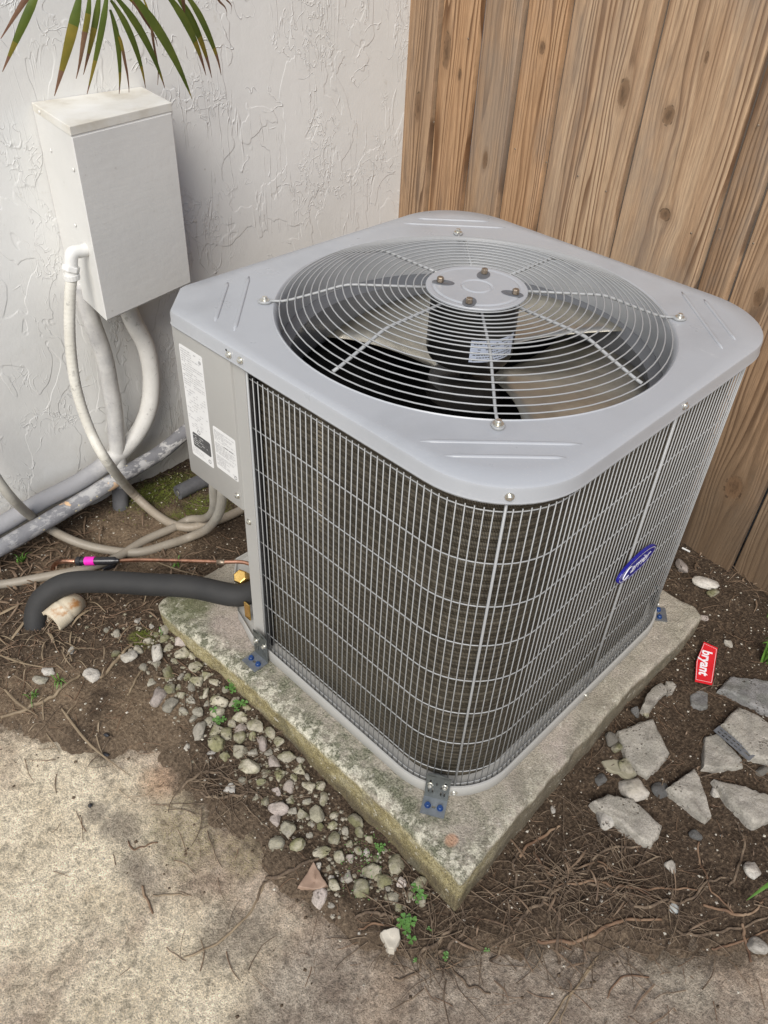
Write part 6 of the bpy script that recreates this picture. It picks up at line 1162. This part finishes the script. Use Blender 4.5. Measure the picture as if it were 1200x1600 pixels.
def packed(n, mat, name, lab, r0, r1):
    mb = MB(); cs = [(-0.208, 0.9442), (-0.1398, 0.9186), (-0.1235, 0.8811), (-0.1061, 0.8489), (-0.1986, 0.9158), (-0.1549, 0.8438), (-0.1279, 0.852), (-0.1231, 0.8235), (-0.0943, 0.7929), (-0.2354, 0.8633), (-0.188, 0.8364), (-0.1307, 0.8013), (-0.1121, 0.7618), (-0.1006, 0.7442), (-0.2059, 0.7865), (-0.1786, 0.7748), (-0.14, 0.766), (-0.1101, 0.7101), (-0.0831, 0.7041), (-0.2126, 0.7415), (-0.171, 0.7387), (-0.1561, 0.7113), (-0.1459, 0.6977), (-0.1365, 0.673), (-0.1104, 0.6741), (-0.1075, 0.6456), (-0.2262, 0.6974), (-0.1948, 0.6931), (-0.1756, 0.688), (-0.1853, 0.6664), (-0.1536, 0.669), (-0.1396, 0.6338), (-0.1013, 0.6123), (-0.2172, 0.6602), (-0.177, 0.6433), (-0.1516, 0.61), (-0.131, 0.5968), (-0.1035, 0.5731), (-0.0941, 0.5427), (-0.2053, 0.6276), (-0.1989, 0.6001), (-0.1807, 0.6063), (-0.1523, 0.5729), (-0.1194, 0.5336), (-0.1204, 0.5323), (-0.2091, 0.5618), (-0.1779, 0.5668), (-0.1795, 0.5362), (-0.1464, 0.5288), (-0.1382, 0.5046), (-0.1118, 0.4924), (-0.1064, 0.4877), (-0.1965, 0.5132), (-0.1684, 0.516), (-0.1542, 0.4931), (-0.1309, 0.4728), (-0.0939, 0.4556), (-0.0953, 0.4272), (-0.249, 0.5507), (-0.1731, 0.464), (-0.1532, 0.4446), (-0.1248, 0.4467), (-0.127, 0.4217), (-0.2044, 0.4751), (-0.1812, 0.4247), (-0.1322, 0.3978), (-0.1045, 0.3877), (-0.0864, 0.3615), (-0.2076, 0.4085), (-0.1628, 0.3886), (-0.143, 0.3652), (-0.1213, 0.3421), (-0.1033, 0.3461), (-0.1007, 0.3238), (-0.183, 0.3809), (-0.1695, 0.3418), (-0.1438, 0.3325), (-0.1122, 0.3044), (-0.0948, 0.2889), (-0.2098, 0.3623), (-0.1993, 0.3434), (-0.1594, 0.3078), (-0.1362, 0.2831), (-0.1072, 0.2648), (-0.1902, 0.3126), (-0.1729, 0.2877), (-0.1626, 0.269), (-0.138, 0.2505), (-0.1121, 0.2233), (-0.2118, 0.2947), (-0.2064, 0.2624), (-0.1624, 0.239), (-0.1523, 0.2205), (-0.132, 0.2075), (-0.0909, 0.1793), (-0.1816, 0.2252), (-0.1512, 0.1846), (-0.1218, 0.1796), (-0.1013, 0.157), (-0.0972, 0.1328), (-0.2379, 0.255), (-0.2108, 0.2212), (-0.1825, 0.181), (-0.1326, 0.1528), (-0.1303, 0.1325), (-0.1207, 0.1181), (-0.0922, 0.0969), (-0.2116, 0.1639), (-0.1658, 0.1477), (-0.1543, 0.1316), (-0.1148, 0.0963), (-0.0959, 0.0605), (-0.1984, 0.1481), (-0.2066, 0.1315), (-0.1818, 0.1099), (-0.1387, 0.0868), (-0.1384, 0.0689), (-0.2129, 0.1135), (-0.1815, 0.0701), (-0.1382, 0.0512), (-0.1425, 0.0346), (-0.1162, 0.0249), (-0.0925, 0.0021), (-0.2502, 0.115), (-0.2422, 0.0925), (-0.1468, 0.0198), (-0.1198, -0.0011), (-0.1136, -0.0243), (-0.1528, -0.0033)]
    for _ in range(n):
        cx, cy = rl.choice(cs); x, y = rl.gauss(cx, .018), rl.gauss(cy, .018)
        if x > -.09 and y > -.09 and x < .9 and y < .92: continue
        r = r0 + (r1 - r0) * rl.random() ** 2; a = rl.uniform(0, 3); z = top(x, y); P = [(1, 0, 0), (.3, .9, .1), (-.8, .5, 0), (-.6, -.7, .1), (.5, -.8, 0), (0, 0, .8)]
        mb.add([(x + r * (p[0] * cos(a) - p[1] * sin(a)) * rl.uniform(.8, 1.2), y + r * (p[0] * sin(a) + p[1] * cos(a)), z + r * p[2] * rl.uniform(.6, 1)) for p in P], [(0, 1, 5), (1, 2, 5), (2, 3, 5), (3, 4, 5), (4, 0, 5)])
    tag(mb.build(name, M[mat]), lab, 'grit', kind='stuff')
packed(900, 'grit_stone', 'stone_chips', 'small stone chips packed between the pebbles', .0015, .006)
packed(1500, 'soil', 'soil_crumbs', 'dark soil crumbs packed between the pebbles', .002, .006)
strips(90, (-0.2034, 1.2692, -0.056), .10, .03, .09, .0032, 'leafdry', 'brown dead palm leaf strips piled below the wall pipes')
strips(90, (-0.3526, 1.0119, -0.056), .14, .02, .07, .0013, 'straw', 'pale dry leaf strips strewn between the black line and the path')
strips(60, (0.0298, 0.9884, -0.056), .07, .02, .06, .002, 'leafdry', 'brown leaf strips behind the black line')
strips(40, (1.1543, -0.0455, -0.056), .08, .02, .06, .0025, 'leafdry', 'brown leaf strips at the foot of the fence')
strips(50, (0.1153, -0.2304, -0.1155), .12, .02, .07, .002, 'leafdry', 'brown leaf strips in the root tangle')
leaves(900, (0.1884, 1.3049, -0.056), .07, 'moss', 'yellow green moss and tiny leaves at the foot of the wall', .0015, .0045, 'moss_patch')
leaves(260, (0.3307, 1.1977, -0.056), .06, 'moss', 'moss and tiny leaves under the stickered panel', .0015, .004, 'moss_patch')
leaves(120, (-0.1345, 0.1095, -0.1157), .035, 'clover', 'tiny seedlings between the pebbles at the front', .001, .0035, 'seedlings')
